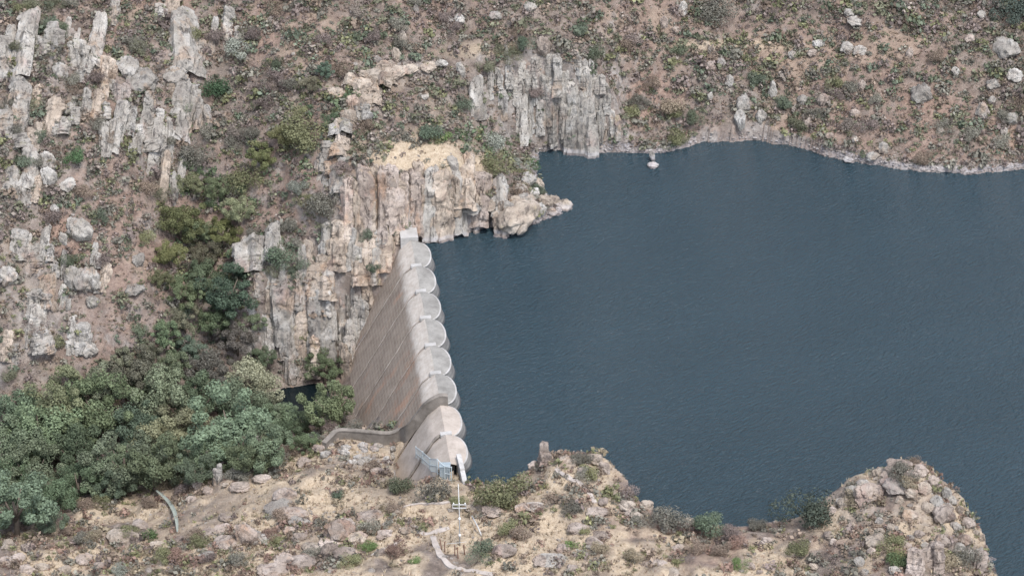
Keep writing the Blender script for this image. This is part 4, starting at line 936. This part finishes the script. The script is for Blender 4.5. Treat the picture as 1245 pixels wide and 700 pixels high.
gd = np.where(cy < -28, np.clip(.5+.8*fbm(cx*.12, cy*.12, s=31), 0, 1), blobs(qx, qy, GRASSB)+.08)
kk = (qx > -20) & (qx < 1265) & (qy > -20) & (qy < 730) & (cz > -11) & ~inside(cx, cy, poly) & ~((t_ > -1) & (t_ < 60) & (u_ > -8) & (u_ < 6)) & (rng.random(N2) < gd)
gt = np.array([(.46, .375, .265), (.52, .435, .32), (.38, .30, .215), (.42, .32, .25)])[rng.integers(0, 4, N2)]*(.8+.4*rng.random(N2))[:, None]
merge('dry_grass', 'straw-coloured dry grass on the near bank and promontory top', 'grass', np.nonzero(kk)[0], [tuft(600+k) for k in range(8)], MAT['tint'], sc_=rng.uniform(.35, .85, N2), hk=None, tintarr=gt*(.6+.6*rng.random(N2))[:, None])

# loose stones
def stone(seed):
    v, f = boulder_vf(seed, 1, .0); return v, f, np.ones(len(f))
N3 = 16000
cx = rng.uniform(-88, 92, N3); cy = rng.uniform(-82, 78, N3); cz = tz(cx, cy)
cpj = proj(np.stack([cx, cy, cz], -1)); qx, qy = cpj[:, 0], cpj[:, 1]; t_, u_ = dcoord(cx, cy)
sh_d = np.minimum(seg_dist(cx, cy, fs), seg_dist(cx, cy, ns))
sd3 = .10+.55*blobs(qx, qy, ROCKB)+np.where(cy < -28, .16, 0)+.2*np.clip(fbm(cx*.2, cy*.2, s=91), 0, 1)
sd3 = np.where((sh_d < 1.6) & (np.abs(cz) < 1.4) & (qx > 640), .9, sd3)
kk = (qx > -20) & (qx < 1265) & (qy > -20) & (qy < 730) & (cz > -16) & ((~inside(cx, cy, poly)) | (sh_d < .8)) & ~((t_ > -1) & (t_ < 60) & (u_ > -13) & (u_ < 6) & (t_ < 36)) & ~((t_ >= 36) & (t_ < 60) & (u_ > -6) & (u_ < 6)) & (rng.random(N3) < sd3)
MAT['stone'] = make_rock('loose_stone', (.86, .82, .80))
st = merge('loose_stones', 'loose pale stones scattered over the slopes and shoreline', 'stones', np.nonzero(kk)[0], [stone(700+k) for k in range(10)], MAT['stone'], sc_=np.clip(np.exp(rng.normal(-.95, .45, N3)), .15, 1.1), hk=.45, tintarr=np.ones((N3, 3)))
# stones piled along the waterline
N4 = 7000
segs = [(a, b) for a, b in list(zip(fs[1:-3], fs[2:-2]))]
ln_ = np.array([np.linalg.norm(b-a) for a, b in segs]); pick = rng.choice(len(segs), N4, p=ln_/ln_.sum()); tt = rng.random(N4)
A0 = np.array([s[0] for s in segs])[pick]; A1 = np.array([s[1] for s in segs])[pick]; pp = A0+(A1-A0)*tt[:, None]+rng.normal(.1, .8, (N4, 2))
cx, cy = pp[:, 0], pp[:, 1]; cz = np.maximum(tz(cx, cy), -.15)
merge('shoreline_stones', 'band of pale stones along the far waterline', 'stones', np.nonzero((cz < 1.8))[0], [(*boulder_vf(720+k, 0, .0), np.ones(20)) for k in range(6)], MAT['stone'], sc_=np.clip(np.exp(rng.normal(-1.1, .45, N4)), .12, .9), hk=.35, tintarr=np.ones((N4, 3)))

# ------------------------------------------------------------------ paths, pole, fence, flume
def strip(name, pts, width, h, mat, seed=0, sub=5):
    P_ = densify([hit(*q) for q in pts], sub); v, f = [], []; n = len(P_)
    for i, p in enumerate(P_):
        d = P_[min(i+1, n-1)]-P_[max(i-1, 0)]; d[2] = 0; d /= np.linalg.norm(d); s_ = np.array([-d[1], d[0], 0])
        wl_ = width*(1+.25*float(vnoise(i*.7, seed)))*.5
        for k, (o_, z) in enumerate(((-wl_, -.4), (-wl_*.92, h), (0, h+.05), (wl_*.92, h), (wl_, -.4))):
            q = p+s_*o_; g = float(tz(q[0], q[1])); zz = (.5*g+.5*p[2])+z+(.05*float(vnoise(i*1.3, k*2.1+seed)) if z > 0 else 0); v.append((q[0], q[1], zz))
    for i in range(n-1):
        for k in range(4): f.append((i*5+k, i*5+k+1, i*5+k+6, i*5+k+5))
    f += [(0, 1, 2, 3, 4), tuple(n*5-1-k for k in range(5))]
    return mesh(name, v, f, mat, False)
for pts, w_ in (([(450, 646), (462, 641), (477, 634), (490, 632), (502, 639), (515, 649), (530, 648), (546, 643)], .75), ([(526, 652), (530, 664), (537, 677), (549, 689), (566, 694), (600, 699)], .8), ([(676, 571), (690, 581), (705, 588), (716, 600), (724, 612)], .7), ([(490, 617), (510, 613), (535, 612), (547, 611)], .35), ([(444, 680), (458, 672), (476, 664), (488, 656)], .4)):
    tag(link('footpath', strip('footpath', pts, w_, .16, MAT['pathstone'], seed=pts[0][0])), kind='structure')

def pole_group():
    p = hit(559, 664); s = px_scale(p); H = 78/s/.848
    e = bpy.data.objects.new('utility_pole', None); col.objects.link(e); e.location = p
    tag(e, 'thin pale utility pole with a double crossarm on the near bank', 'pole')
    link('pole', mesh('pole', *tube([(0, 0, -.5), (0, 0, H*.5), (-.1, 0, H)], [.10, .08, .06], 8), MAT['polewhite'], True), e)
    zc = H*.66
    v, f = joinvf(box(-.9, .9, -.05, .05, zc, zc+.12), box(-.9, .9, -.05, .05, zc-.55, zc-.43), box(-.9, -.82, -.045, .045, zc-.43, zc), box(.82, .9, -.045, .045, zc-.43, zc))
    link('crossarm', mesh('crossarm', v, f, MAT['polewhite']), e)
    for x in (-.75, 0, .75):
        link('insulator', mesh('insulator', *tube([(x, 0, zc+.12), (x, 0, zc+.2), (x, 0, zc+.3), (x, 0, zc+.38)], [.04, .09, .07, .03], 8), MAT['porcelain'], True), e)
    for z in (H*.46, H*.19):
        link('fuse_cutout', mesh('fuse_cutout', *tube([(0, -.1, z-.22), (.02, -.25, z-.1), (.02, -.25, z+.1), (0, -.1, z+.22)], [.06, .17, .17, .06], 8), MAT['porcelain'], True), e)
    link('stay_rod', mesh('stay_rod', *tube([(-1.7, -.1, .35), (.0, -.12, .55), (.9, -.1, .7)], .035, 5), MAT['polewhite']), e)
pole_group()
lab = ['leftmost rusty post left of the utility pole', 'second rusty post, close to the leftmost one', 'rusty post just left of the utility pole foot', 'rusty post in front of the utility pole foot', 'rusty post just right of the utility pole foot']
for k, (px, py) in enumerate([(537, 668), (541, 671), (553, 676), (557, 679), (565, 675)]):
    p = hit(px, py); o = link('fence_post', mesh('fence_post', *joinvf(box(-.06, .06, -.05, .05, -.4, 1.7), box(-.08, .08, -.07, .07, 1.7, 1.75)), MAT['rust']), None, p, (0, .06*(k-2), k))
    tag(o, lab[k], 'post', 'rusty posts round the utility pole')
p0, p1 = hit(574, 634), hit(588, 656)
o = link('leaning_pipe', mesh('leaning_pipe', *tube([(0, 0, .9), tuple((p1-p0)*.5+np.array([0, 0, .6])), tuple(p1-p0+np.array([0, 0, -.1]))], .09, 8), MAT['polewhite'], True), None, p0)
tag(o, 'pale pipe leaning down the bank right of the utility pole', 'pipe')
# blue fence beside the spillway
fp = [hit(*q) for q in [(506, 560), (514, 566), (523, 574), (532, 580), (541, 584), (549, 585)]]
fe = bpy.data.objects.new('blue_fence', None); col.objects.link(fe); fe.location = fp[0]
tag(fe, 'faded blue metal fence and gate beside the spillway', 'fence')
FH = 2.3
tops = [q-fp[0] for q in fp]
for q in tops: link('post', mesh('post', *[(lambda vf: vf)(box(q[0]-.07, q[0]+.07, q[1]-.07, q[1]+.07, q[2]-.5, q[2]+FH+.1))][0], MAT['bluepaint']), fe)
for a0, a1 in zip(tops[:-1], tops[1:]):
    pts_ = []
    parts = [tube([a0+np.array([0, 0, h]), a1+np.array([0, 0, h])], .05, 6) for h in (.15, FH*.5, FH)]
    link('rail', mesh('rail', *joinvf(*parts), MAT['bluepaint']), fe)
    nb = max(3, int(np.linalg.norm(a1-a0)/.42)); bars = []
    for k in range(1, nb):
        q = a0+(a1-a0)*k/nb; bars.append(box(q[0]-.035, q[0]+.035, q[1]-.02, q[1]+.02, q[2]+.15, q[2]+FH))
    o = link('bar_panel', mesh('bar_panel', *joinvf(*bars), MAT['bluepaint']), fe)
q = hit(537, 581)
gb = link('valve_box', mesh('valve_box', *joinvf(box(-.7, .7, -.5, .5, -.4, 1.9), box(-.78, .78, -.58, .58, 1.9, 2.0)), simple('dull_blue_steel', (.21, .25, .27), (.31, .35, .37), 3, .5)), None, at(541, 576, float(q[2])+.4)-np.array([0, 0, .4]))
tag(gb, 'dull blue steel valve cabinet behind the blue fence', 'cabinet')
# curved flume on the left foreground slope
fl = densify([hit(190, 602)+np.array([0, 0, .9]), hit(202, 612)+np.array([0, 0, .9]), hit(211, 625)+np.array([0, 0, .9]), hit(215, 638)+np.array([0, 0, .8]), hit(216, 650)+np.array([0, 0, .5])], 5); v, f = [], []
n = len(fl)
for i, p in enumerate(fl):
    d = fl[min(i+1, n-1)]-fl[max(i-1, 0)]; d /= np.linalg.norm(d); s_ = np.array([d[1], -d[0], 0]); s_ /= np.linalg.norm(s_); w_ = .06+.24*math.sin(math.pi*min(1, .1+i/(n-1)*.85))
    for r_ in (1, .86):
        for k in range(7):
            a = math.pi*(k/6); v.append(p-fl[0]+s_*math.cos(a)*w_*r_-np.array([0, 0, 1])*math.sin(a)*w_*r_*.7)
for i in range(n-1):
    for k in range(6): f += [(i*14+k, i*14+k+1, i*14+k+15, i*14+k+14), (i*14+7+k+1, i*14+7+k, i*14+21+k, i*14+21+k+1)]
    f += [(i*14, i*14+14, i*14+21, i*14+7), (i*14+6, i*14+13, i*14+27, i*14+20)]
tag(link('curved_flume', mesh('curved_flume', v, f, MAT['greypipe'], True), None, fl[0]), 'curved grey-green half-round flume lying on the left foreground slope', 'flume')

# ------------------------------------------------------------------ labels that single out each rock, tree and bush by its place in its row
bpy.context.view_layer.update()
cnt = {}
for (grp, desc, where), lst in REG.items():
    lst.sort(key=lambda o: float(proj(np.array(o.matrix_world.translation))[0]))
    for i, o in enumerate(lst):
        o['label'] = ('%s %s from the left %s' % (ordinal(i), desc, where)) if len(lst) > 1 else 'lone %s %s' % (desc, where)
